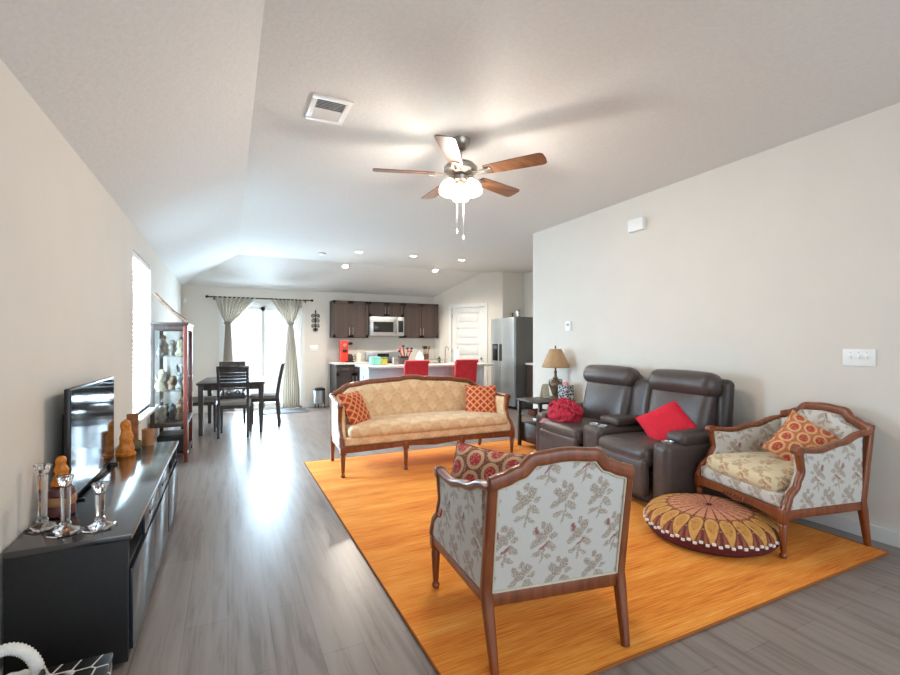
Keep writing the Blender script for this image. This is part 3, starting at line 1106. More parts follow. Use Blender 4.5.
lp = thing('table_lamp', 'bronze urn table lamp with tan shade on the end table', 'lamp', (3.715, 4.64, 0.6135))
MB().lathe([(0.075, 0), (0.078, 0.015), (0.06, 0.03), (0.04, 0.045)], n=24).build('base', m_lampbase, lp)
MB().lathe([(0.03, 0.04), (0.05, 0.08), (0.075, 0.16), (0.078, 0.2), (0.06, 0.23), (0.03, 0.25), (0.04, 0.265), (0.02, 0.28), (0.014, 0.32), (0.022, 0.34), (0.012, 0.36), (0.01, 0.46)], n=24).build('urn_body', m_lampbase, lp)
b = MB()
for sg in (-1, 1):
    b.tube([V((sg * x_, 0, z_)) for x_, z_ in ((0.07, 0.15), (0.1, 0.19), (0.095, 0.24), (0.05, 0.245))], 0.008, 8, False, (0, 1, 0))
b.build('urn_handles', m_lampbase, lp)
b = MB()
rows = []
for r_, z_ in ((0.165, 0.40), (0.168, 0.412), (0.135, 0.49), (0.10, 0.57), (0.075, 0.625), (0.072, 0.632)):
    rows.append([V((r_ * (1 + 0.012 * (i % 2)) * math.cos(2 * PI * i / 48), r_ * (1 + 0.012 * (i % 2)) * math.sin(2 * PI * i / 48), z_)) for i in range(48)])
b.faces_grid(rows, True)
o = b.build('lamp_shade', m_shade, lp, 60)
o.modifiers.new('t', 'SOLIDIFY').thickness = 0.003
MB().lathe([(0.004, 0.46), (0.006, 0.64), (0.013, 0.655), (0.009, 0.668), (0.0, 0.675)], n=12).build('finial', m_lampbase, lp)

bx_ = thing('gift_box', 'black, white and red patterned box beside the lamp on the end table', 'box', (3.74, 4.475, 0.6135), 5)
g = G('black_white_scroll')
vn = g.n('ShaderNodeTexVoronoi'); vn.feature = 'DISTANCE_TO_EDGE'; vn.inputs['Scale'].default_value = 28.0
g.put(vn.inputs['Vector'], g.obj())
m_scroll = g.fin(g.mix(g.soft(vn.outputs['Distance'], 0.05, 0.09), H('#e8e4de'), H('#2b2023')), 0.5)
MB().box((0, 0, 0.095), (0.12, 0.15, 0.19), None, 0.005).build('body', m_scroll, bx_)
b = MB().sphere((0.0, 0.0, 0.20), 0.03, 10).sphere((0.02, 0.035, 0.198), 0.028, 10).sphere((-0.02, -0.035, 0.198), 0.026, 10)
b.build('tissue_tuft', plain('red_pink_tissue', '#d9808f', 0.8, var=0.3, sc_=60), bx_)
cd = thing('greeting_card', 'cream standing card behind the lamp base on the end table', 'card', (3.69, 4.80, 0.6135), 10)
MB().box((0, 0, 0.09), (0.11, 0.004, 0.18), rot(-8, 0, 0)).build('front', m_cream, cd)
MB().box((0, 0.04, 0.09), (0.11, 0.004, 0.178), rot(14, 0, 0)).build('stand_back', m_cream, cd)

# ------------------------------------------------------------------ wall devices
t_ = thing('thermostat', 'white thermostat on the right wall above the lamp', 'thermostat', (XR, 4.60, 1.535))
MB().box((-0.012, 0, 0), (0.024, 0.10, 0.12), None, 0.006).build('body', m_white, t_)
MB().box((-0.0245, 0, 0.015), (0.002, 0.05, 0.035)).build('display', plain('lcd_grey', '#8f9692', 0.3), t_)
t_ = thing('door_chime', 'white chime box high on the right wall', 'door chime', (XR, 3.50, 2.56))
MB().box((-0.03, 0, 0), (0.06, 0.20, 0.13), None, 0.01).build('cover', m_white, t_)
b = MB()
for i in range(5):
    b.box((-0.03, 0, -0.045 + i * 0.022), (0.0615, 0.15, 0.003))
t_ = thing('light_switch', 'white three gang switch plate on the right wall above the armchair', 'light switch', (XR, 1.622, 1.22))
MB().box((-0.004, 0, 0), (0.008, 0.185, 0.118), None, 0.003).build('plate', m_white, t_)
for k in (-1, 0, 1):
    MB().box((-0.012, k * 0.046, 0.003), (0.014, 0.010, 0.024), rot(0, 18, 0), 0.002).build('toggle', m_white, t_)
    MB().cyl((-0.0075, k * 0.046, 0.035), (-0.0092, k * 0.046, 0.035), 0.003, None, 8).build('screw', m_nickel, t_)

# ------------------------------------------------------------------ ceiling fan
fn = thing('ceiling_fan', 'five blade ceiling fan with lit glass shades over the rug', 'ceiling fan', (1.60, 3.13, ZC))
MB().lathe([(0.0, -0.085), (0.02, -0.085), (0.045, -0.07), (0.07, -0.03), (0.075, 0.0)], n=28, cap=False).build('canopy', m_nickel, fn)
MB().cyl((0, 0, -0.18), (0, 0, -0.07), 0.012).build('downrod', m_nickel, fn)
MB().lathe([(0.02, -0.165), (0.045, -0.17), (0.10, -0.185), (0.128, -0.215), (0.128, -0.245), (0.10, -0.262), (0.06, -0.27), (0.0, -0.272)], n=36, cap=False).build('motor_housing', m_nickel, fn)
zb = -0.262
m_blade = wood('fan_blade_walnut', '#4a3021', '#7b5236', 0.35, (14, 1, 1), 5.0, 0.2)
for k in range(5):
    a = -54 + 72 * k
    M4 = rot(0, 0, a) @ rot(-12, 0, 0)
    b = MB()
    prof = [(0.20, 0.05), (0.24, 0.056), (0.45, 0.066), (0.62, 0.070), (0.645, 0.066), (0.66, 0.052), (0.665, 0.0)]
    out = [(r_, hw) for r_, hw in prof] + [(r_, -hw) for r_, hw in reversed(prof[:-1])]
    top_ = [b.bm.verts.new(M4 @ V((x_, y_, 0.003)) + V((0, 0, zb))) for x_, y_ in out]
    bot_ = [b.bm.verts.new(M4 @ V((x_, y_, -0.003)) + V((0, 0, zb))) for x_, y_ in out]
    b.bm.faces.new(top_); b.bm.faces.new(list(reversed(bot_)))
    for i in range(len(out)):
        j = (i + 1) % len(out)
        b.bm.faces.new([top_[i], bot_[i], bot_[j], top_[j]])
    bo_ = b.build('blade', m_blade, fn, 30)
    b = MB()
    for sg in (-1, 1):
        b.sweep([rot(0, 0, a) @ V((x_, sg * y_, 0)) + V((0, 0, zb + z_)) for x_, y_, z_ in ((0.09, 0.012, 0.01), (0.13, 0.03, -0.012), (0.18, 0.034, -0.012), (0.24, 0.02, -0.009))], rsec(0.014, 0.007))
    b.box(rot(0, 0, a) @ V((0.225, 0, 0)) + V((0, 0, zb - 0.008)), (0.06, 0.06, 0.005), rot(0, 0, a) @ rot(-12, 0, 0), 0.002)
    b.build('blade_bracket', m_nickel, fn)
MB().lathe([(0.0, -0.335), (0.03, -0.33), (0.055, -0.31), (0.06, -0.28), (0.05, -0.27)], n=24, cap=False).build('light_fitter', m_nickel, fn)
m_shadeglow = emit('frosted_lit_glass', '#fff3e0', 2.0)
for k in range(3):
    a = math.radians(63 + 120 * k)
    M4 = T(0.085 * math.cos(a), 0.085 * math.sin(a), -0.312) @ Matrix.Rotation(a, 4, 'Z') @ rot(0, -16, 0)
    b = MB()
    b.lathe([(0.022, 0.0), (0.03, -0.012), (0.052, -0.035), (0.066, -0.075), (0.067, -0.105), (0.058, -0.125)], (0, 0, 0), 24, M4, False)
    o = b.build('glass_shade', m_shadeglow, fn, 60)
    MB().cyl(M4 @ V((0, 0, 0.018)), M4 @ V((0, 0, -0.008)), 0.024).build('socket', m_nickel, fn)
    point_light('fan_bulb', fn, M4 @ V((0, 0, -0.17)), 13, (1, 0.93, 0.84), 0.06)
for k, (dx, zl) in enumerate(((-0.025, -0.68), (0.03, -0.72))):
    b = MB().cyl((dx, 0.01, zl), (dx, 0.01, -0.33), 0.0016, None, 6)
    ch_ = b.build('pull_chain', m_nickel, fn)
    MB().lathe([(0.0, 0.0), (0.007, 0.006), (0.008, 0.02), (0.003, 0.04), (0.0, 0.042)], (dx, 0.01, zl - 0.04), 10).build('pull_knob', m_white, ch_)

# ------------------------------------------------------------------ ceiling vent, detector, downlights
vt = thing('ceiling_vent', 'white square air vent in the ceiling left of the fan', 'vent', (0.60, 3.10, ZC), 0)
b = MB()
for (x0, x1, y0, y1) in ((-.125, .125, -.17, -.13), (-.125, .125, .13, .17), (-.125, -.09, -.13, .13), (.09, .125, -.13, .13)):
    b.bx(x0, x1, y0, y1, -0.012, 0, 0.003)
b.build('frame', m_white, vt)
b = MB()
for i in range(14):
    yy = -0.12 + i * 0.0185
    b.box((0, yy, -0.006), (0.18, 0.016, 0.0015), rot(-38 if i > 6 else 38, 0, 0))
b.build('louvers', m_white, vt, 0)
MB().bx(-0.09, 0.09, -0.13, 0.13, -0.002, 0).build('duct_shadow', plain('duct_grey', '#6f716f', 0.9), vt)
sd = thing('smoke_detector', 'white round smoke detector on the ceiling near the patio door', 'smoke detector', (1.46, 8.10, ZC))
MB().lathe([(0.0, -0.035), (0.05, -0.034), (0.068, -0.02), (0.07, 0.0)], n=24, cap=False).build('body', m_white, sd)
MB().lathe([(0.0, -0.038), (0.012, -0.037), (0.014, -0.033)], n=12, cap=False).build('test_button', m_white, sd)
m_bulb = emit('lit_downlight', '#fff0d8', 9.0)
slope = (ZC - ZE) / (YB - YS)
dl0 = None
for i, (x_, y_, lab) in enumerate(((2.01, 7.73, 'recessed downlight, left one of the nearer row over the kitchen island'),
                                   (2.97, 7.67, 'recessed downlight, middle one of the nearer row over the kitchen island'),
                                   (3.93, 7.64, 'recessed downlight, right one of the nearer row over the kitchen island'),
                                   (2.06, 8.97, 'recessed downlight, left one of the back row before the cabinets'),
                                   (3.95, 8.90, 'recessed downlight, right one of the back row before the cabinets'))):
    zc = ZC if y_ < YS else ZC - (y_ - YS) * slope
    if dl0 is None:
        dl0 = thing('downlight', lab, 'ceiling light', (x_, y_, zc), 0, 'kitchen downlights')
        MB().lathe([(0.055, -0.004), (0.075, -0.008), (0.085, 0.0)], n=28, cap=False).build('trim_ring', m_white, dl0)
        MB().lathe([(0.0, -0.005), (0.055, -0.004)], n=24, cap=False).build('lens', m_bulb, dl0)
        point_light('bulb', dl0, (0, 0, -0.03), 62, (1, 0.90, 0.78), 0.05, 150)
    else:
        d_ = dup(dl0, lab, (x_, y_, zc))
        if y_ > YS:
            d_.rotation_euler = (-math.atan(slope), 0, 0)

# ------------------------------------------------------------------ TV console and what stands on it
CX0, CX1, CY0, CY1, CZ = -0.755, -0.355, 2.26, 4.26, 0.54
tc = thing('tv_console', 'long black television console along the left wall', 'tv stand', (-0.555, 3.26, 0))
MB().box((0, 0, CZ - 0.0125), (0.40, 2.0, 0.025), None, 0.002).build('top_panel', m_black, tc)
for sg in (-1, 1):
    MB().box((-0.005, sg * 0.985, 0.2675), (0.385, 0.028, 0.495), None, 0.002).build('side_panel', m_black_side, tc)
MB().box((-0.005, 0, 0.035), (0.38, 1.942, 0.03)).build('bottom_panel', m_black_side, tc)
MB().box((-0.19, 0, 0.27), (0.012, 1.95, 0.44)).build('back_panel', m_black_side, tc)
MB().box((0.0, 0, 0.40), (0.37, 1.95, 0.018)).build('shelf', m_black_side, tc)
for yy in (-0.66, 0.33, 0.66):
    MB().box((0.0, yy, 0.455), (0.37, 0.018, 0.11)).build('divider', m_black_side, tc)
for k, (y0, y1) in enumerate(((-0.96, -0.33), (-0.325, 0.30), (0.345, 0.97))):
    d_ = MB().box((0.191, (y0 + y1) / 2, 0.215), (0.016, y1 - y0, 0.335), None, 0.002).build('door', m_gloss_front, tc)
for (y0, y1) in ((-0.655, -0.17), (-0.16, 0.32)):
    d_ = MB().box((0.191, (y0 + y1) / 2, 0.458), (0.016, y1 - y0, 0.10), None, 0.002).build('drawer', m_gloss_front, tc)
    MB().box((0.2005, (y0 + y1) / 2, 0.47), (0.006, 0.2, 0.02)).build('drawer_pull', m_plastic_black, d_)

tv = thing('television', 'black flat screen television standing on the console', 'television', (-0.69, 3.23, CZ - 0.012), 0)
MB().box((0.0, 0, 0.30), (0.025, 0.94, 0.545), None, 0.006).build('bezel', m_plastic_black, tv)
MB().box((0.0135, 0, 0.302), (0.001, 0.915, 0.52)).build('screen', m_screen, tv, 0)
MB().rbox((-0.028, 0, 0.27), (0.045, 0.72, 0.36), 0.02).build('back_housing', m_plastic_black, tv)
for sg in (-1, 1):
    b = MB()
    b.sweep([V((0.0, sg * 0.36, 0.035)), V((0.0, sg * 0.38, 0.018))], rsec(0.02, 0.016))
    b.sweep([V((-0.05, sg * 0.38, 0.0175)), V((0.05, sg * 0.38, 0.0175))], rsec(0.018, 0.01))
    b.build('stand_foot', m_plastic_black, tv)


def candlestick(loc, h_, lab):
    t = thing('candlestick', lab, 'candlestick', loc, 20, 'crystal candlesticks')
    b = MB()
    b.lathe([(0.060, 0.0), (0.062, 0.007), (0.052, 0.014), (0.026, 0.024), (0.018, 0.03)], n=6)
    b.build('foot', m_crystal, t, 25)
    MB().lathe([(0.018, 0.0301), (0.02, 0.04), (0.015, 0.05), (0.0165, h_ * 0.5), (0.018, h_ - 0.045), (0.012, h_ - 0.04)], n=8).build('stem', m_crystal, t, 25)
    MB().lathe([(0.012, h_ - 0.0399), (0.02, h_ - 0.034), (0.024, h_ - 0.022), (0.03, h_ - 0.004), (0.031, h_), (0.014, h_), (0.012, h_ - 0.018), (0.0, h_ - 0.018)], n=16, cap=False).build('candle_cup', m_crystal, t, 25)
candlestick((-0.70, 2.48, CZ), 0.27, 'tallest crystal candlestick, nearest the wall on the black console')
candlestick((-0.60, 2.385, CZ), 0.235, 'middle height crystal candlestick between two others on the black console')
candlestick((-0.485, 2.385, CZ), 0.19, 'shortest crystal candlestick, nearest the console front edge')

pt = thing('stacked_bowl', 'round maroon banded ceramic box on the console behind the candlesticks', 'ceramic box', (-0.68, 2.64, CZ))
MB().lathe([(0.04, 0), (0.052, 0.008), (0.056, 0.035), (0.05, 0.052)], n=24).build('bowl', m_brown_pot, pt)
MB().lathe([(0.05, 0.0521), (0.056, 0.06), (0.057, 0.078), (0.05, 0.092)], n=24).build('middle_band', plain('tan_band', '#a0724a', 0.4, var=0.2), pt)
MB().lathe([(0.05, 0.0921), (0.055, 0.10), (0.05, 0.122), (0.028, 0.135), (0.0, 0.138)], n=24).build('lid', m_brown_pot, pt)
def figurine(loc, h_, lab, rz=0, wide=1.0):
    t = thing('figurine', lab, 'figurine', loc, rz, 'orange carved figurines')
    b = MB()
    b.lathe([(0.034 * wide, 0.0), (0.036 * wide, 0.01), (0.034 * wide, 0.02)], n=20)
    b.build('plinth', m_orange_stone, t)
    b = MB()
    rows = []
    for j in range(15):
        t_ = j / 14
        r0 = 0.03 * wide * (1 - 0.55 * t_) * (1 + 0.12 * math.sin(t_ * 17))
        if j == 14:
            r0 = 0.004
        rows.append([V((r0 * (1 + 0.15 * math.sin(3 * a_ + t_ * 5)) * math.cos(a_), r0 * 0.85 * (1 + 0.1 * math.sin(4 * a_)) * math.sin(a_), 0.02 + (h_ - 0.02) * t_)) for a_ in [2 * PI * i / 16 for i in range(16)]])
    b.faces_grid(rows, True)
    b.sphere((0.003, 0, h_ * 0.84), 0.017 * wide, 12, 1.2)
    b.build('figure', m_orange_stone, t, 50)
figurine((-0.68, 2.64, CZ + 0.139), 0.13, 'orange pointed figurine on top of the maroon ceramic box', 0, 1.05)
figurine((-0.64, 3.86, CZ), 0.25, 'orange carved figurine on the console beside the television', 30, 1.7)
pq = thing('carved_plaque', 'upright carved wooden plaque standing in a banded dish on the console', 'plaque', (-0.635, 4.08, CZ))
MB().lathe([(0.05, 0), (0.058, 0.012), (0.06, 0.04), (0.054, 0.055), (0.05, 0.055), (0.048, 0.02), (0.0, 0.018)], n=24, cap=False).build('dish', plain('banded_dish', '#5e5233', 0.4, var=0.5, sc_=10), pq)
b = MB()
b.rbox((0, 0, 0.14), (0.075, 0.022, 0.24), 0.0105)
b.build('plaque', m_plaque, pq)
cn = thing('pillar_candle', 'copper brown cylinder candle at the far end of the console', 'candle', (-0.55, 4.17, CZ))
MB().lathe([(0.0, 0), (0.04, 0), (0.041, 0.004), (0.041, 0.122), (0.036, 0.124), (0.034, 0.112), (0.0, 0.110)], n=28, cap=False).build('vessel', m_candlewood, cn)
MB().cyl((0, 0, 0.109), (0, 0, 0.122), 0.0015, None, 6).build('wick', m_iron, cn)

# ------------------------------------------------------------------ things on the floor before the console
ws = thing('white_basket', 'white ruffled basket with an arched handle in front of the black console', 'basket', (-0.655, 1.99, 0), 0)
b = MB()
for i in range(9):
    z_ = 0.012 + i * 0.02
    R2 = 0.075 + 0.002 * i
    b.tube([V((R2 * math.cos(2 * PI * k / 32), R2 * math.sin(2 * PI * k / 32), z_ + 0.004 * (k % 2))) for k in range(32)], 0.011, 8, True)
b.lathe([(0.0, 0.004), (0.075, 0.004)], n=24, cap=False)
b.build('woven_body', m_rope, ws, 60)
pts, ks = [], []
for i in range(61):
    a = PI * i / 60
    pts.append(V((0.085 * math.cos(a), 0, 0.19 + 0.125 * math.sin(a))))
    ks.append(0.020 if i % 2 else 0.0165)
MB().tube(pts, ks, 12, False, (0, 1, 0)).build('arched_handle', m_rope, ws, 70)
g = G('black_white_lines')
vn = g.n('ShaderNodeTexVoronoi'); vn.feature = 'DISTANCE_TO_EDGE'; vn.inputs['Scale'].default_value = 14.0
g.put(vn.inputs['Vector'], g.obj())
m_lines = g.fin(g.mix(g.soft(vn.outputs['Distance'], 0.02, 0.045), H('#d9d7d2'), H('#101012')), 0.4)
zbx = thing('patterned_box', 'black box with white line pattern on the floor by the console end', 'box', (-0.455, 1.82, 0), 0)
MB().box((0, 0, 0.115), (0.19, 0.24, 0.23), None, 0.004).build('body', m_lines, zbx)
MB().box((0, 0, 0.241), (0.195, 0.245, 0.02), None, 0.004).build('lid', m_lines, zbx)

# ------------------------------------------------------------------ curio cabinet
CXa, CXb, CYa, CYb, CH = -0.75, -0.40, 5.81, 6.60, 1.545
cu = thing('curio_cabinet', 'tall glass curio cabinet in cherry frame beside the left window', 'display cabinet', ((CXa + CXb) / 2, (CYa + CYb) / 2, 0))
hx, hy = (CXb - CXa) / 2, (CYb - CYa) / 2
for sx in (-1, 1):
    for sy in (-1, 1):
        MB().box((sx * (hx - 0.02), sy * (hy - 0.02), CH / 2 - 0.01), (0.04, 0.04, CH - 0.04), None, 0.004).build('corner_post', m_wood_red if sx > 0 else m_espresso, cu)
MB().box((0, 0, CH - 0.015), (2 * hx + 0.015, 2 * hy + 0.02, 0.03), None, 0.006).build('top_panel', m_espresso, cu)
MB().box((0, 0, 0.43), (2 * hx - 0.005, 2 * hy - 0.005, 0.05), None, 0.004).build('display_floor', m_espresso, cu)
b = MB()
for sx in (-1, 1):
    b.box((sx * (hx - 0.02), 0, CH - 0.055), (0.035, 2 * hy - 0.08, 0.05))
for sy in (-1, 1):
    b.box((0, sy * (hy - 0.02), CH - 0.055), (2 * hx - 0.08, 0.035, 0.05))
b.build('upper_rails', m_espresso, cu)
for zz in (0.79, 1.17):
    MB().box((0, 0, zz), (2 * hx - 0.085, 2 * hy - 0.085, 0.008)).build('glass_shelf', m_cabglass, cu, 0)
for sy in (-1, 1):
    MB().box((0, sy * (hy - 0.02), 0.96), (2 * hx - 0.08, 0.004, 1.01)).build('side_glass', m_cabglass, cu, 0)
dg_ = MB().box((hx - 0.02, 0, 0.96), (0.004, 2 * hy - 0.08, 1.01)).build('front_glass', m_cabglass, cu, 0)
MB().sphere((hx + 0.008, -hy + 0.06, 0.95), 0.012, 10).build('door_knob', m_nickel, cu)
MB().box((0, 0, 0.09), (2 * hx - 0.01, 2 * hy - 0.01, 0.03)).build('lower_shelf', m_espresso, cu)
cr = tag(MB().rbox((0, 0, 0.095), (0.26, 0.42, 0.19), 0.012).build('storage_box', m_plastic_black), 'black storage box on the lower shelf of the curio cabinet', 'box')
cr.location = (-0.57, 6.1, 0.106)
m_fig = [plain('pewter', '#7d7770', 0.4, 0.3, var=0.3, sc_=40), plain('brown_carving', '#7a5a3f', 0.6, var=0.4, sc_=40), plain('grey_stone', '#57524f', 0.6, var=0.3, sc_=40), plain('bone', '#b9a88c', 0.6, var=0.3, sc_=40)]
rr = random.Random(11)
pcol = ['pewter grey', 'brown carved', 'dark stone', 'bone coloured']
shn = {0.456: 'bottom', 0.795: 'middle', 1.175: 'top'}
for zs, num in ((0.456, 8), (0.795, 7), (1.175, 6)):
    for i in range(num):
        t_ = i / max(1, num - 1)
        yy = CYa + 0.09 + 0.58 * t_ * 0.95
        xx = -0.575 + (-0.085, 0.085, 0.0)[i % 3]
        hh = rr.uniform(0.12, 0.24)
        k = (i + num) % 4
        pl = ('nearest the camera', 'second from the near end', 'third from the near end', 'fourth from the near end', 'fifth from the near end', 'sixth from the near end', 'seventh from the near end', 'farthest from the camera')[i if i < num - 1 else 7]
        f_ = thing('ornament', '%s ornament on the %s shelf of the curio cabinet, %s' % (pcol[k], shn[zs], pl), 'ornament', (xx, yy, zs), rr.uniform(0, 180), 'ornaments in the curio cabinet')
        b = MB()
        b.lathe([(0.035, 0), (0.036, 0.01), (0.03, 0.016)], n=14)
        rows = []
        for j in range(10):
            t2 = j / 9
            r0 = (0.036 * (1 - 0.3 * t2) * (1 + 0.25 * math.sin(t2 * 9 + i))) if j < 9 else 0.006
            rows.append([V((r0 * (1 + 0.25 * math.sin(2 * a_ + t2 * 6)) * math.cos(a_) + 0.012 * math.sin(t2 * 5 + i), r0 * math.sin(a_), 0.014 + hh * 0.8 * t2)) for a_ in [2 * PI * q / 12 for q in range(12)]])
        b.faces_grid(rows, True)
        b.build('body', m_fig[k], f_, 50)
        b = MB().sphere((0.012 * math.sin(5 + i), 0, hh * 0.86), 0.03, 10, 1.1)
        b.tube([V((0.02, 0, hh * 0.45)), V((0.045, 0.01, hh * 0.55)), V((0.05, 0.0, hh * 0.8))], [0.009, 0.007, 0.005], 6)
        b.build('head', m_fig[k], f_, 50)
st_ = thing('carved_stick', 'pale carved wooden stick leaning on the wall on top of the curio cabinet', 'carving', (-0.45, 6.02, CH + 0.004))
MB().tube([V((0.02, 0, 0.022)), V((-0.10, 0.0, 0.12)), V((-0.21, 0.0, 0.23)), V((-0.282, 0, 0.32))], [0.02, 0.018, 0.02, 0.016], 10, False, (0, 1, 0)).build('shaft', plain('pale_wood', '#6e5440', 0.6, var=0.2), st_)

# ------------------------------------------------------------------ dining set
dt = thing('dining_table', 'dark wood dining table before the patio door', 'table', (0.085, 7.95, 0), -4)
MB().box((0, 0, 0.735), (0.90, 1.22, 0.03), None, 0.006).build('tabletop', m_dining, dt)
MB().box((0, 0, 0.68), (0.78, 1.10, 0.08)).build('apron', m_dining, dt)
for sx in (-1, 1):
    for sy in (-1, 1):
        b = MB().sweep([V((sx * 0.395, sy * 0.555, 0)), V((sx * 0.395, sy * 0.555, 0.72))], rsec(0.07, 0.07, 0.15), (0, 1, 0), [0.72, 1.0])
        b.build('leg', m_dining, dt)
m_seatpad = plain('grey_seat_fabric', '#8d867e', 0.85, var=0.1, sc_=60)
dc = thing('dining_chair', 'dark slat back dining chair at the near end of the table, back to the camera', 'chair', (0.09, 7.30, 0), -6, 'dining chairs')
for sx in (-1, 1):
    pts = [V((sx * 0.185, lerp(-0.235, -0.20, z_ / 0.45) if z_ < 0.45 else -0.20 - 0.09 * ((z_ - 0.45) / 0.55) ** 1.3, z_)) for z_ in [0.0, 0.15, 0.3, 0.45, 0.55, 0.65, 0.75, 0.85, 0.95, 0.98]]
    MB().sweep(pts, rsec(0.036, 0.04, 0.2), (0, 1, 0)).build('rear_leg', m_dining, dc)
    MB().sweep([V((sx * 0.195, 0.19, 0)), V((sx * 0.195, 0.19, 0.44))], rsec(0.04, 0.04, 0.2), (0, 1, 0), [0.75, 1.0]).build('front_leg', m_dining, dc)
MB().box((0, 0, 0.425), (0.40, 0.42, 0.05)).build('seat_frame', m_dining, dc)
MB().rbox((0, 0.005, 0.468), (0.41, 0.42, 0.055), 0.022, (0, 0, 0.012)).build('seat_cushion', m_seatpad, dc)
b = MB()
def cb(z_):
    return -0.20 - 0.09 * ((z_ - 0.45) / 0.55) ** 1.3
for i, (z0, z1) in enumerate(((0.735, 0.775), (0.78, 0.82), (0.825, 0.865), (0.87, 0.91), (0.915, 1.0))):
    zm = (z0 + z1) / 2
    b.slab(lambda s_, t__, z0=z0, z1=z1: V((lerp(-0.19, 0.19, s_) * (1.08 if z1 > 0.95 else 1), cb(lerp(z0, z1, t__)) - 0.010 - 0.02 * math.sin(PI * s_), lerp(z0, z1, t__))),
           lambda s_, t__, z0=z0, z1=z1: V((lerp(-0.19, 0.19, s_) * (1.08 if z1 > 0.95 else 1), cb(lerp(z0, z1, t__)) + 0.008 - 0.02 * math.sin(PI * s_), lerp(z0, z1, t__))), 10, 2)
b.build('back_slats', m_dining, dc)
b = MB()
b.box((0, cb(0.68), 0.685), (0.36, 0.02, 0.022)); b.box((0, cb(0.58), 0.575), (0.36, 0.02, 0.026))
for xx in (-0.055, 0.055):
    b.tube([V((xx + 0.026 * math.cos(2 * PI * k / 20), cb(0.63), 0.63 + 0.026 * math.sin(2 * PI * k / 20))) for k in range(20)], 0.008, 6, True, (0, 1, 0))
for xx in (-0.125, 0.125):
    b.box((xx, cb(0.63), 0.63), (0.02, 0.016, 0.10))
b.build('ring_splat', m_dining, dc)
dup(dc, 'dark dining chair right of the table, side on before the patio door', (0.52, 7.95, 0), 82, 'dining chairs')
dup(dc, 'dark slat back dining chair half hidden behind the curio cabinet, left of the table', (-0.36, 7.86, 0), -92, 'dining chairs')
dup(dc, 'dark dining chair at the far end of the table, seen behind the nearest one', (0.06, 8.52, 0), 178, 'dining chairs')

mt = tag(MB().bx(-0.45, 0.45, -0.27, 0.27, 0, 0.012, 0.004).build('door_mat', plain('grey_mat', '#6c7077', 0.95, var=0.15, sc_=80, bump=0.4)), 'grey door mat on the floor before the patio door', 'mat')
mt.location = (0.95, 9.36, 0)

# ------------------------------------------------------------------ curtains
rod = thing('curtain_rod', 'black curtain rod across the top of the patio door', 'curtain rod', (0.595, 9.66, 2.185))
MB().cyl((-0.92, 0, 0), (0.92, 0, 0), 0.012).build('pole', m_iron, rod)
for sg in (-1, 1):
    MB().lathe([(0.012, 0), (0.02, 0.01), (0.026, 0.03), (0.018, 0.05), (0.0, 0.056)], (sg * 0.92, 0, 0), 14, rot(0, sg * 90, 0)).build('finial', m_iron, rod)
for xx in (-0.83, 0.83):
    MB().box((xx, 0.065, -0.012), (0.012, 0.13, 0.012)).box((xx, 0.123, -0.012), (0.03, 0.008, 0.07)).build('bracket', m_iron, rod)


def curtain(label, x0, x1, xt, xb0, xb1, nf):
    t = thing('curtain', label, 'curtain', ((x0 + x1) / 2, 9.66, 2.2), 0, 'tied back curtains')
    ox = (x0 + x1) / 2
    zt = 1.70
    def edge(z, xe, xbot, sg):
        if z > zt:
            k = (z - zt) / (2.2 - zt)
            return lerp(xt + sg * 0.045, xe, k ** 0.85)
        k = (zt - z) / (zt - 0.03)
        return lerp(xt + sg * 0.045, xbot, min(1, k * 1.25) ** 0.85)
    rows = []
    for j in range(61):
        z = lerp(2.2, 0.03, (j / 60))
        l, r_ = edge(z, x0, xb0, -1), edge(z, x1, xb1, 1)
        A = lerp(0.018, 0.03, min(1, abs(z - zt) / 0.4))
        rows.append([V((lerp(l, r_, i / 90) - ox, A * math.sin(2 * PI * nf * i / 90) * (1 if z < 2.16 else 0.6) + 0.006 * math.sin(i * 0.7 + z * 4), z - 2.2)) for i in range(91)])
    b = MB()
    b.faces_grid(rows)
    o = b.build('drape', m_curtain, t, 80)
    m_ = o.modifiers.new('t', 'SOLIDIFY'); m_.thickness = 0.003
    b = MB()
    b.tube([V((xt - ox + 0.062 * math.cos(2 * PI * k / 24), 0.045 * math.sin(2 * PI * k / 24), zt - 2.2 + 0.008 * math.cos(2 * PI * k / 24))) for k in range(24)], 0.016, 8, True)
    b.build('tieback', plain('grey_tieback', '#8f8b85', 0.7), t)
curtain('grey curtain tied back on the left side of the patio door', -0.24, 0.50, 0.0, -0.11, 0.12, 9)
curtain('grey curtain tied back on the right side of the patio door', 0.75, 1.37, 1.125, 0.98, 1.30, 8)

# wall ornament, switch, steel bin
wa = thing('wall_ornament', 'black scrolled iron ornament on the wall right of the curtains', 'wall decor', (1.63, 9.775, 1.775))
b = MB()
def spiral(cx_, cz_, r0, turns, ph, sg):
    return [V((cx_ + sg * r0 * (1 - 0.8 * k / 30) * math.cos(ph + turns * 2 * PI * k / 30), -0.004, cz_ + r0 * (1 - 0.8 * k / 30) * math.sin(ph + turns * 2 * PI * k / 30))) for k in range(31)]
for sg in (-1, 1):
    for (cx_, cz_, r0, ph) in ((0.045, 0.11, 0.04, -1.2), (0.05, 0.01, 0.045, 1.6), (0.04, -0.1, 0.04, -1.2), (0.03, -0.18, 0.03, 1.5)):
        b.tube(spiral(sg * cx_, cz_, r0, 1.3, ph, sg), 0.007, 6, False, (0, 1, 0))
b.tube([V((0, -0.004, -0.22)), V((0, -0.004, 0.2)), V((0, -0.004, 0.235))], [0.008, 0.008, 0.003], 8, False, (0, 1, 0))
b.build('scrollwork', m_iron, wa)
MB().sphere((0, -0.006, 0.2), 0.014, 10).build('leaf_tip', m_iron, wa)
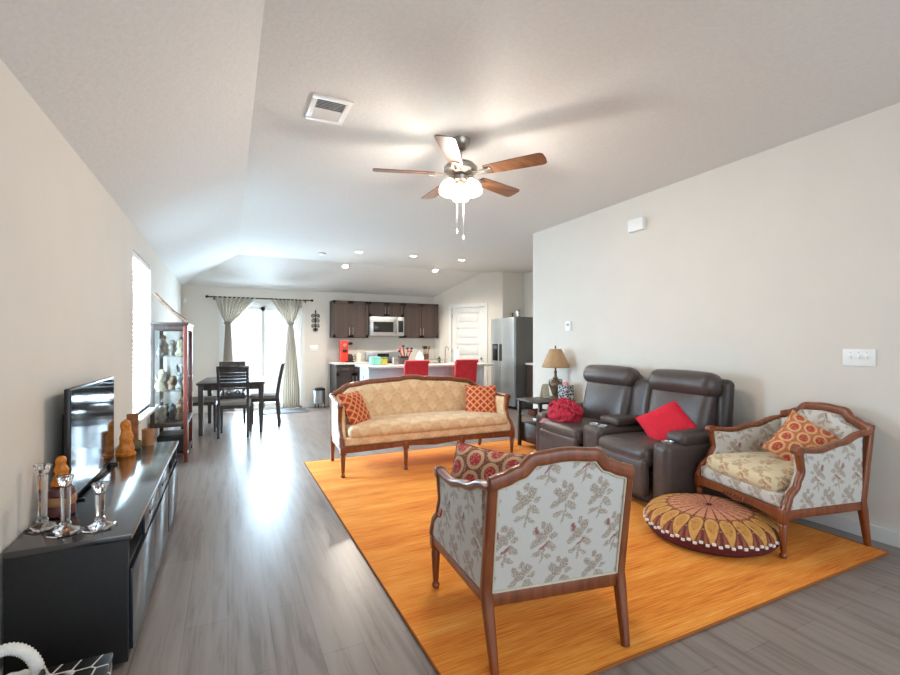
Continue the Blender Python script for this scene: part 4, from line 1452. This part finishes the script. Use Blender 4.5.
t_ = thing('light_switch', 'white switch plate on the back wall under the iron ornament', 'light switch', (1.60, 9.79, 1.215))
MB().box((0, -0.004, 0), (0.17, 0.008, 0.118), None, 0.003).build('plate', m_white, t_)
for k in (-1, 0, 1):
    MB().box((k * 0.046, -0.012, 0), (0.01, 0.012, 0.024)).build('toggle', m_white, t_)
bn = thing('steel_bin', 'small steel pedal bin on a stand by the back wall', 'bin', (1.675, 9.58, 0))
MB().lathe([(0.11, 0.10), (0.115, 0.105), (0.115, 0.36), (0.11, 0.362)], n=28).build('body', m_steel, bn)
MB().lathe([(0.118, 0.362), (0.118, 0.385), (0.08, 0.41), (0.0, 0.418)], n=28, cap=False).build('lid', m_plastic_black, bn)
for k in range(3):
    a = PI / 2 + 2 * PI * k / 3
    MB().cyl((0.115 * math.cos(a), 0.115 * math.sin(a), 0.0), (0.1 * math.cos(a), 0.1 * math.sin(a), 0.12), 0.009).build('leg', m_iron, bn)
t_ = thing('motion_sensor', 'tiny white sensor near the back left corner of the wall', 'sensor', (-0.71, 9.785, 2.10))
MB().box((0, -0.012, 0), (0.05, 0.03, 0.08), None, 0.008).build('body', m_white, t_)


# ------------------------------------------------------------------ kitchen
def cab_unit(name, label, x0, x1, z0, z1, yfront, yback, ndoors, drawers=False, group=None, hz='low'):
    t = thing(name, label, 'cabinet', ((x0 + x1) / 2, (yfront + yback) / 2, 0), 0, group)
    cx_, cy_ = (x0 + x1) / 2, (yfront + yback) / 2
    MB().bx(x0 - cx_, x1 - cx_, yfront + 0.02 - cy_, yback - cy_, z0, z1).build('body', m_cab, t, 0)
    w_ = (x1 - x0) / ndoors
    for i in range(ndoors):
        a0, a1 = x0 - cx_ + i * w_ + 0.005, x0 - cx_ + (i + 1) * w_ - 0.005
        yy = yfront - cy_
        zt = z1 - 0.005
        if drawers:
            zt = z1 - 0.17
            d_ = MB().bx(a0, a1, yy, yy + 0.019, z1 - 0.16, z1 - 0.01, 0.003).build('drawer', m_cab, t)
            MB().bx((a0 + a1) / 2 - 0.06, (a0 + a1) / 2 + 0.06, yy - 0.02, yy - 0.012, z1 - 0.09, z1 - 0.08, 0.002).build('handle', m_nickel, d_)
        b = MB()
        b.bx(a0, a1, yy + 0.008, yy + 0.019, z0 + 0.005, zt)
        b.bx(a0, a0 + 0.055, yy, yy + 0.01, z0 + 0.005, zt, 0.002); b.bx(a1 - 0.055, a1, yy, yy + 0.01, z0 + 0.005, zt, 0.002)
        b.bx(a0, a1, yy, yy + 0.01, z0 + 0.005, z0 + 0.06, 0.002); b.bx(a0, a1, yy, yy + 0.01, zt - 0.055, zt, 0.002)
        d_ = b.build('door', m_cab, t, 0)
        hx_ = a1 - 0.03 if (i % 2 == 0 and ndoors > 1) else a0 + 0.03
        hl = min(0.16, (zt - z0) * 0.5)
        zc = z0 + 0.05 + hl / 2 if hz == 'low' else zt - 0.05 - hl / 2
        b = MB().cyl((hx_, yy - 0.025, zc - hl / 2), (hx_, yy - 0.025, zc + hl / 2), 0.006, None, 8)
        for dz in (-0.4, 0.4):
            b.cyl((hx_, yy - 0.025, zc + dz * hl), (hx_, yy + 0.002, zc + dz * hl), 0.004, None, 6)
        b.build('handle', m_nickel, d_)
    return t


UZ0, UZ1 = 1.43, 2.195
YU = 9.46
cab_unit('wall_cabinet', 'dark two door wall cabinet left of the microwave', 1.92, 2.665, UZ0, UZ1, YU, YB, 2, False, 'kitchen wall cabinets')
cab_unit('wall_cabinet', 'short dark two door cabinet above the microwave', 2.67, 3.445, 1.885, UZ1, YU, YB, 2, False, 'kitchen wall cabinets')
cab_unit('wall_cabinet', 'dark two door wall cabinet right of the microwave', 3.45, 4.285, UZ0, UZ1, YU, YB, 2, False, 'kitchen wall cabinets')
mw = thing('microwave', 'stainless over the range microwave under the short cabinet', 'microwave', (3.057, 9.59, 1.47))
MB().bx(-0.38, 0.38, -0.17, 0.19, 0, 0.41, 0.004).build('body', m_steel, mw)
md = MB().bx(-0.375, 0.215, -0.20, -0.171, 0.005, 0.405, 0.006).build('door', m_steel, mw)
MB().bx(-0.31, 0.13, -0.204, -0.199, 0.08, 0.30, 0.002).build('window', plain('smoked_glass', '#23221f', 0.12), md)
MB().tube([V((0.18, -0.205, 0.05)), V((0.18, -0.24, 0.09)), V((0.18, -0.24, 0.32)), V((0.18, -0.205, 0.36))], 0.011, 8, False, (1, 0, 0)).build('handle', m_nickel, md)
MB().bx(0.22, 0.375, -0.20, -0.171, 0.005, 0.405, 0.004).build('control_panel', m_steel, mw)
MB().bx(0.24, 0.355, -0.203, -0.199, 0.08, 0.33, 0.002).build('keypad', m_plastic_black, mw)

cab_unit('base_cabinet', 'dark base cabinet left of the stove under the coffee maker', 1.93, 2.655, 0.1, 0.885, 9.18, YB - 0.002, 2, True, 'kitchen base cabinets', 'high')
cab_unit('base_cabinet', 'dark base cabinet right of the stove', 3.475, 4.20, 0.1, 0.885, 9.18, YB - 0.002, 2, True, 'kitchen base cabinets', 'high')
o = tag(MB().bx(1.90, 2.66, 9.14, YB - 0.002, 0.886, 0.925, 0.006).build('countertop', m_counter), 'white granite countertop left of the stove, holding the coffee maker', 'countertop')
o = tag(MB().bx(3.465, 4.26, 9.14, YB - 0.002, 0.886, 0.925, 0.006).build('countertop', m_counter), 'white granite countertop right of the stove, holding the knife block', 'countertop')
# stove
sv = thing('stove', 'stainless range with black cooktop under the microwave', 'stove', (3.062, 9.46, 0))
MB().bx(-0.39, 0.39, -0.29, 0.31, 0.02, 0.90, 0.006).build('body', m_steel, sv)
MB().bx(-0.39, 0.39, -0.29, 0.24, 0.901, 0.925, 0.004).build('cooktop', m_plastic_black, sv)
od = MB().bx(-0.38, 0.38, -0.315, -0.291, 0.22, 0.78, 0.006).build('oven_door', m_steel, sv)
MB().bx(-0.25, 0.25, -0.318, -0.314, 0.33, 0.62).build('oven_window', plain('oven_glass', '#151517', 0.12), od)
MB().cyl((-0.33, -0.345, 0.73), (0.33, -0.345, 0.73), 0.011).build('handle', m_nickel, od)
bgd = MB().bx(-0.39, 0.39, 0.25, 0.315, 0.925, 1.13, 0.012).build('backguard', m_steel, sv)
MB().bx(-0.13, 0.13, 0.245, 0.251, 1.01, 1.09).build('clock_panel', m_plastic_black, bgd)
for xx in (-0.33, -0.24, 0.24, 0.33):
    MB().cyl((xx, 0.25, 1.05), (xx, 0.225, 1.05), 0.022).build('burner_knob', m_steel, bgd)
for (xx, yy) in ((-0.2, -0.14), (0.2, -0.14), (-0.2, 0.1), (0.2, 0.1)):
    MB().lathe([(0.06, 0.9251), (0.09, 0.9251), (0.09, 0.928), (0.06, 0.928)], (xx, yy, 0), 24, None, False).build('burner_ring', plain('burner_grey', '#3a3a3c', 0.4), sv)
pt_ = thing('saucepan', 'dark saucepan on the stove left burner', 'pan', (2.862, 9.56, 0.929))
MB().lathe([(0.0, 0), (0.08, 0), (0.088, 0.01), (0.09, 0.09), (0.085, 0.09), (0.082, 0.01), (0, 0.008)], n=24, cap=False).build('pot', m_plastic_black, pt_)
MB().cyl((0.088, 0, 0.08), (0.22, -0.04, 0.095), 0.009).build('handle', m_plastic_black, pt_)

# backsplash things
cm = thing('coffee_maker', 'tall red coffee maker with black carafe on the left counter', 'coffee maker', (2.19, 9.42, 0.9255), 0)
m_cred = plain('red_enamel', '#d8341f', 0.3, var=0.05)
MB().rbox((-0.05, 0.04, 0.22), (0.15, 0.20, 0.44), 0.02).build('tower', m_cred, cm)
MB().cyl((-0.05, -0.05, 0.35), (-0.05, -0.068, 0.35), 0.035, None, 20).build('dial', m_nickel, cm)
MB().box((-0.05, -0.06, 0.235), (0.09, 0.012, 0.06), None, 0.003).build('control_window', m_plastic_black, cm)
MB().rbox((0.05, 0.0, 0.014), (0.18, 0.18, 0.026), 0.008).build('warming_plate', m_plastic_black, cm)
MB().rbox((0.055, 0.02, 0.385), (0.13, 0.14, 0.055), 0.015).build('brew_head', m_plastic_black, cm)
MB().lathe([(0.0, 0.028), (0.055, 0.028), (0.065, 0.06), (0.06, 0.12), (0.035, 0.15), (0.04, 0.165), (0.0, 0.166)], (0.075, 0.0, 0), 20, None, False).build('carafe', plain('carafe_dark', '#2b2422', 0.1), cm)
MB().tube([V((0.13, -0.02, 0.13)), V((0.17, -0.03, 0.12)), V((0.165, -0.03, 0.06)), V((0.135, -0.02, 0.05))], 0.008, 8, False, (0, 1, 0)).build('carafe_handle', m_plastic_black, cm)
def lathe_thing(name, label, cat, loc, parts, group=None, rz=0):
    t = thing(name, label, cat, loc, rz, group)
    for (pn, prof, mat) in parts:
        MB().lathe(prof, n=22, cap=False).build(pn, mat, t)
    return t
lathe_thing('canister', 'cream canister beside the red coffee maker', 'canister', (2.45, 9.5, 0.9255), [('jar', [(0, 0), (0.055, 0), (0.058, 0.01), (0.058, 0.15)], m_cream), ('lid', [(0.06, 0.1501), (0.06, 0.175), (0.012, 0.18), (0.014, 0.2), (0, 0.205)], m_cream)])
kb = thing('utensil_holder', 'dark holder of kitchen tools on the right counter by the pantry wall', 'utensil holder', (4.02, 9.56, 0.9255))
MB().lathe([(0, 0), (0.055, 0), (0.06, 0.15), (0.055, 0.15), (0.05, 0.01), (0, 0.01)], n=20, cap=False).build('crock', plain('brown_crock', '#5b3d30', 0.4), kb)
for k in range(5):
    a = 1.3 * k
    b = MB().cyl((0.02 * math.cos(a), 0.02 * math.sin(a), 0.02), (0.07 * math.cos(a), 0.05 * math.sin(a), 0.27), 0.006, None, 8)
    b.sphere((0.074 * math.cos(a), 0.053 * math.sin(a), 0.29), 0.025, 10, 1.5)
    b.build('utensil', m_plastic_black if k % 2 else m_plaque, kb)

# island
IX0, IX1, IY0, IY1 = 2.20, 4.50, 7.80, 8.40
il = thing('kitchen_island', 'white panelled kitchen island behind the red stools', 'kitchen island', ((IX0 + IX1) / 2, (IY0 + IY1) / 2, 0))
MB().bx(-1.15, 1.15, -0.30, 0.30, 0.0, 0.884).build('body', m_island, il, 0)
b = MB()
for k in range(3):
    x0 = -1.15 + k * 0.767
    for (a0, a1, z0, z1) in ((x0 + 0.02, x0 + 0.09, 0.1, 0.86), (x0 + 0.677, x0 + 0.747, 0.1, 0.86), (x0 + 0.09, x0 + 0.677, 0.1, 0.17), (x0 + 0.09, x0 + 0.677, 0.79, 0.86)):
        b.bx(a0, a1, -0.312, -0.30, z0, z1)
b.build('panel_moulding', m_island, il, 0)
ot = MB().box((-1.153, 0.02, 0.70), (0.006, 0.075, 0.115), None, 0.002).build('outlet_plate', m_white, il)
MB().box((-1.157, 0.02, 0.70), (0.003, 0.035, 0.07)).build('outlet_face', m_plastic_black, ot)
it = tag(MB().bx(IX0 - 0.09, IX1 + 0.06, IY0 - 0.26, IY1 + 0.03, 0.886, 0.925, 0.006).build('countertop', m_counter), 'long white granite countertop on the kitchen island', 'countertop')
ZI = 0.9255
fc = thing('faucet', 'gooseneck nickel faucet on the island counter', 'faucet', (3.9, 8.30, ZI))
MB().lathe([(0.03, 0), (0.03, 0.012), (0.016, 0.03), (0.014, 0.09)], n=18).build('base', m_nickel, fc)
MB().tube([V((0, 0, 0.08)), V((0, 0, 0.24)), V((0, -0.02, 0.30)), V((0, -0.07, 0.33)), V((0, -0.13, 0.31)), V((0, -0.15, 0.25))], 0.011, 10, False, (1, 0, 0)).build('spout', m_nickel, fc)
MB().cyl((0.016, 0, 0.06), (0.075, 0, 0.09), 0.006).build('lever', m_nickel, fc)
def box_thing(name, label, cat, loc, d_, mat, mat2, rz=0):
    t = thing(name, label, cat, loc, rz)
    MB().box((0, 0, d_[2] * 0.4), (d_[0], d_[1], d_[2] * 0.8), None, 0.006).build('body', mat, t)
    MB().box((0, 0, d_[2] * 0.9), (d_[0] * 1.02, d_[1] * 1.02, d_[2] * 0.2 - 0.0005), None, 0.006).build('lid', mat2, t)
    return t
m_mint = plain('mint_tin', '#8fd6c8', 0.4, var=0.1)
box_thing('snack_box', 'mint green box on the left end of the island counter', 'box', (2.36, 7.98, ZI), (0.17, 0.12, 0.15), m_mint, m_mint, 10)
m_yel = plain('yellow_carton', '#c9b24a', 0.5, var=0.3, sc_=30)
box_thing('snack_box', 'yellow and green carton beside the mint green box', 'box', (2.54, 8.0, ZI), (0.10, 0.10, 0.14), m_yel, plain('green_lid', '#6d9a52', 0.5), 0)
box_thing('snack_box', 'grey tin on the island counter right of the yellow carton', 'box', (2.76, 8.04, ZI), (0.10, 0.10, 0.13), m_nickel, m_steel, 0)
box_thing('toaster', 'dark toaster on the island counter right of the grey tin', 'toaster', (2.94, 8.10, ZI), (0.16, 0.14, 0.15), plain('toaster_grey', '#5a5552', 0.3, 0.3), m_plastic_black, 0)
uc = thing('utensil_crock', 'red crock crowded with black and red cooking spoons on the island', 'utensil holder', (3.06, 8.30, ZI))
MB().lathe([(0, 0), (0.06, 0), (0.07, 0.14), (0.064, 0.14), (0.056, 0.01), (0, 0.01)], n=20, cap=False).build('crock', m_cred, uc)
rr = random.Random(5)
for k in range(8):
    a = 2 * PI * k / 8 + 0.3
    tip = V((0.13 * math.cos(a), 0.06 * math.sin(a), 0.24 + 0.05 * (k % 3)))
    b = MB().cyl((0.02 * math.cos(a), 0.02 * math.sin(a), 0.02), tip, 0.007, None, 8)
    b.sphere(tip, 0.03, 10, 0.6)
    b.build('spoon', m_plastic_black if k % 2 else m_cred, uc)
lathe_thing('kettle', 'white and mint ceramic jar on the island left of the stools', 'jar', (3.32, 8.22, ZI), [('body', [(0, 0), (0.06, 0), (0.085, 0.05), (0.085, 0.12), (0.055, 0.17), (0.05, 0.185)], plain('pale_mint_ceramic', '#cfe3dc', 0.25)), ('lid', [(0.055, 0.1851), (0.04, 0.205), (0.012, 0.215), (0.014, 0.235), (0, 0.24)], m_white)])
lathe_thing('paper_towel', 'white paper towel roll standing on the island by the faucet', 'paper towel', (4.12, 8.2, ZI), [('roll', [(0, 0.012), (0.058, 0.012), (0.058, 0.27), (0.02, 0.271)], m_white), ('stand', [(0, 0), (0.075, 0), (0.075, 0.0115), (0.02, 0.0118)], m_nickel), ('knob', [(0.008, 0.27), (0.008, 0.31), (0.016, 0.32), (0, 0.335)], m_nickel)])
lathe_thing('soap_bottle', 'small dark soap bottle beside the island faucet', 'bottle', (3.76, 8.28, ZI), [('bottle', [(0, 0), (0.028, 0), (0.03, 0.09), (0.012, 0.11), (0.011, 0.125)], m_plastic_black), ('pump', [(0.012, 0.1251), (0.012, 0.135), (0.005, 0.137), (0.005, 0.16), (0, 0.161)], m_nickel)])
ds = thing('dish_rack', 'wire dish rack on the island counter between the stools', 'dish rack', (3.56, 8.14, ZI))
b = MB()
for z_ in (0.01, 0.07):
    b.tube([V((-0.16, -0.1, z_)), V((0.16, -0.1, z_)), V((0.16, 0.1, z_)), V((-0.16, 0.1, z_))], 0.005, 6, True)
for k in range(9):
    x_ = -0.16 + 0.04 * k
    b.tube([V((x_, -0.1, 0.07)), V((x_, -0.1, 0.01)), V((x_, 0.1, 0.01)), V((x_, 0.1, 0.07))], 0.003, 6, False, (1, 0, 0))
b.build('wires', m_nickel, ds)


# bar stools
sb = thing('bar_stool', 'red upholstered bar stool with rolled back, left one at the island', 'stool', (2.885, 7.53, 0), 0, 'red bar stools')
def stool_back(off):
    def f(s_, t__):
        x_ = lerp(-0.215, 0.215, s_)
        z_ = lerp(0.60, 1.015, t__)
        y_ = -0.19 - 0.055 * t__ - off - 0.015 * (1 - (2 * s_ - 1) ** 2) - (0.03 * max(0, (t__ - 0.85) / 0.15) ** 2)
        return V((x_, y_, z_))
    return f
MB().slab(stool_back(0.03), stool_back(-0.03), 14, 14).build('backrest', m_red, sb, 60)
MB().cyl((-0.215, -0.275, 1.0), (0.215, -0.275, 1.0), 0.03, None, 16).build('back_roll', m_red, sb)
b = MB()
for i in range(3):
    for j in range(3):
        f_ = stool_back(0.034)(0.25 + 0.25 * i, 0.3 + 0.22 * j)
        b.sphere(f_, 0.008, 8)
b.build('buttons', m_red, sb)
MB().rbox((0, 0, 0.62), (0.43, 0.42, 0.10), 0.04, (0, 0, 0.015)).build('seat', m_red, sb)
for sx in (-1, 1):
    for sy in (-1, 1):
        MB().sweep([V((sx * 0.19, sy * 0.185, 0)), V((sx * 0.175, sy * 0.165, 0.58))], rsec(0.04, 0.04, 0.2), (0, 1, 0), [0.75, 1.0]).build('leg', m_espresso, sb)
b = MB()
for sx in (-1, 1):
    b.cyl((sx * 0.185, -0.18, 0.2), (sx * 0.185, 0.18, 0.2), 0.012)
b.cyl((-0.185, 0.18, 0.25), (0.185, 0.18, 0.25), 0.012)
b.build('footrest', m_espresso, sb)
dup(sb, 'red upholstered bar stool with rolled back, right one before the pantry door', (3.84, 7.53, 0), 0)

# fridge
fg = thing('refrigerator', 'stainless side by side refrigerator against the kitchen wall', 'refrigerator', (5.48, 8.06, 0))
MB().bx(-0.34, 0.38, -0.445, 0.43, 0.02, 1.84, 0.006).build('body', m_fridge_side, fg)
dA = MB().bx(-0.41, -0.345, -0.445, 0.055, 0.06, 1.83, 0.012).build('door', m_fridge, fg)
dB = MB().bx(-0.41, -0.345, 0.065, 0.43, 0.06, 1.83, 0.012).build('door', m_fridge, fg)
MB().bx(-0.414, -0.409, 0.0, 0.05, 0.95, 1.30, 0.003).build('recessed_handle', m_plastic_black, dA)
MB().bx(-0.414, -0.409, 0.07, 0.095, 0.95, 1.30, 0.003).build('recessed_handle', m_plastic_black, dB)
dsp = MB().bx(-0.416, -0.409, 0.15, 0.36, 0.95, 1.30, 0.004).build('water_dispenser', m_plastic_black, dB)
MB().bx(-0.419, -0.415, 0.18, 0.33, 1.2, 1.27).build('dispenser_panel', plain('grey_panel', '#5c6165', 0.3), dsp)
MB().bx(-0.36, -0.30, -0.43, 0.42, 0.0, 0.055).build('kick_grille', m_plastic_black, fg)
pc = thing('silver_pitcher', 'small silver pitcher on top of the refrigerator', 'pitcher', (5.30, 7.80, 1.8405))
MB().lathe([(0, 0), (0.045, 0), (0.06, 0.05), (0.05, 0.1), (0.035, 0.13), (0.05, 0.165), (0.046, 0.165), (0.03, 0.13), (0, 0.12)], n=22, cap=False).build('body', m_steel, pc)
MB().tube([V((0.045, 0, 0.15)), V((0.09, 0, 0.14)), V((0.095, 0, 0.08)), V((0.055, 0, 0.05))], 0.008, 8, False, (0, 1, 0)).build('handle', m_steel, pc)
lathe_thing('tin_cup', 'small dark cup beside the silver pitcher on the refrigerator', 'cup', (5.22, 7.92, 1.8405), [('body', [(0, 0), (0.035, 0), (0.04, 0.09), (0.036, 0.09), (0.03, 0.01), (0, 0.01)], m_lampbase), ('rim', [(0.041, 0.088), (0.042, 0.094), (0.036, 0.094)], m_nickel)])
# counter beside the fridge
cab_unit('base_cabinet', 'dark base cabinet seen past the refrigerator side, by the wall end', 5.36, 5.90, 0.1, 0.885, 6.62, 7.58, 1, False, 'kitchen base cabinets', 'high')
tag(MB().bx(5.33, 5.935, 6.6, 7.60, 0.886, 0.925, 0.006).build('countertop', m_counter), 'white countertop end beside the refrigerator', 'countertop')
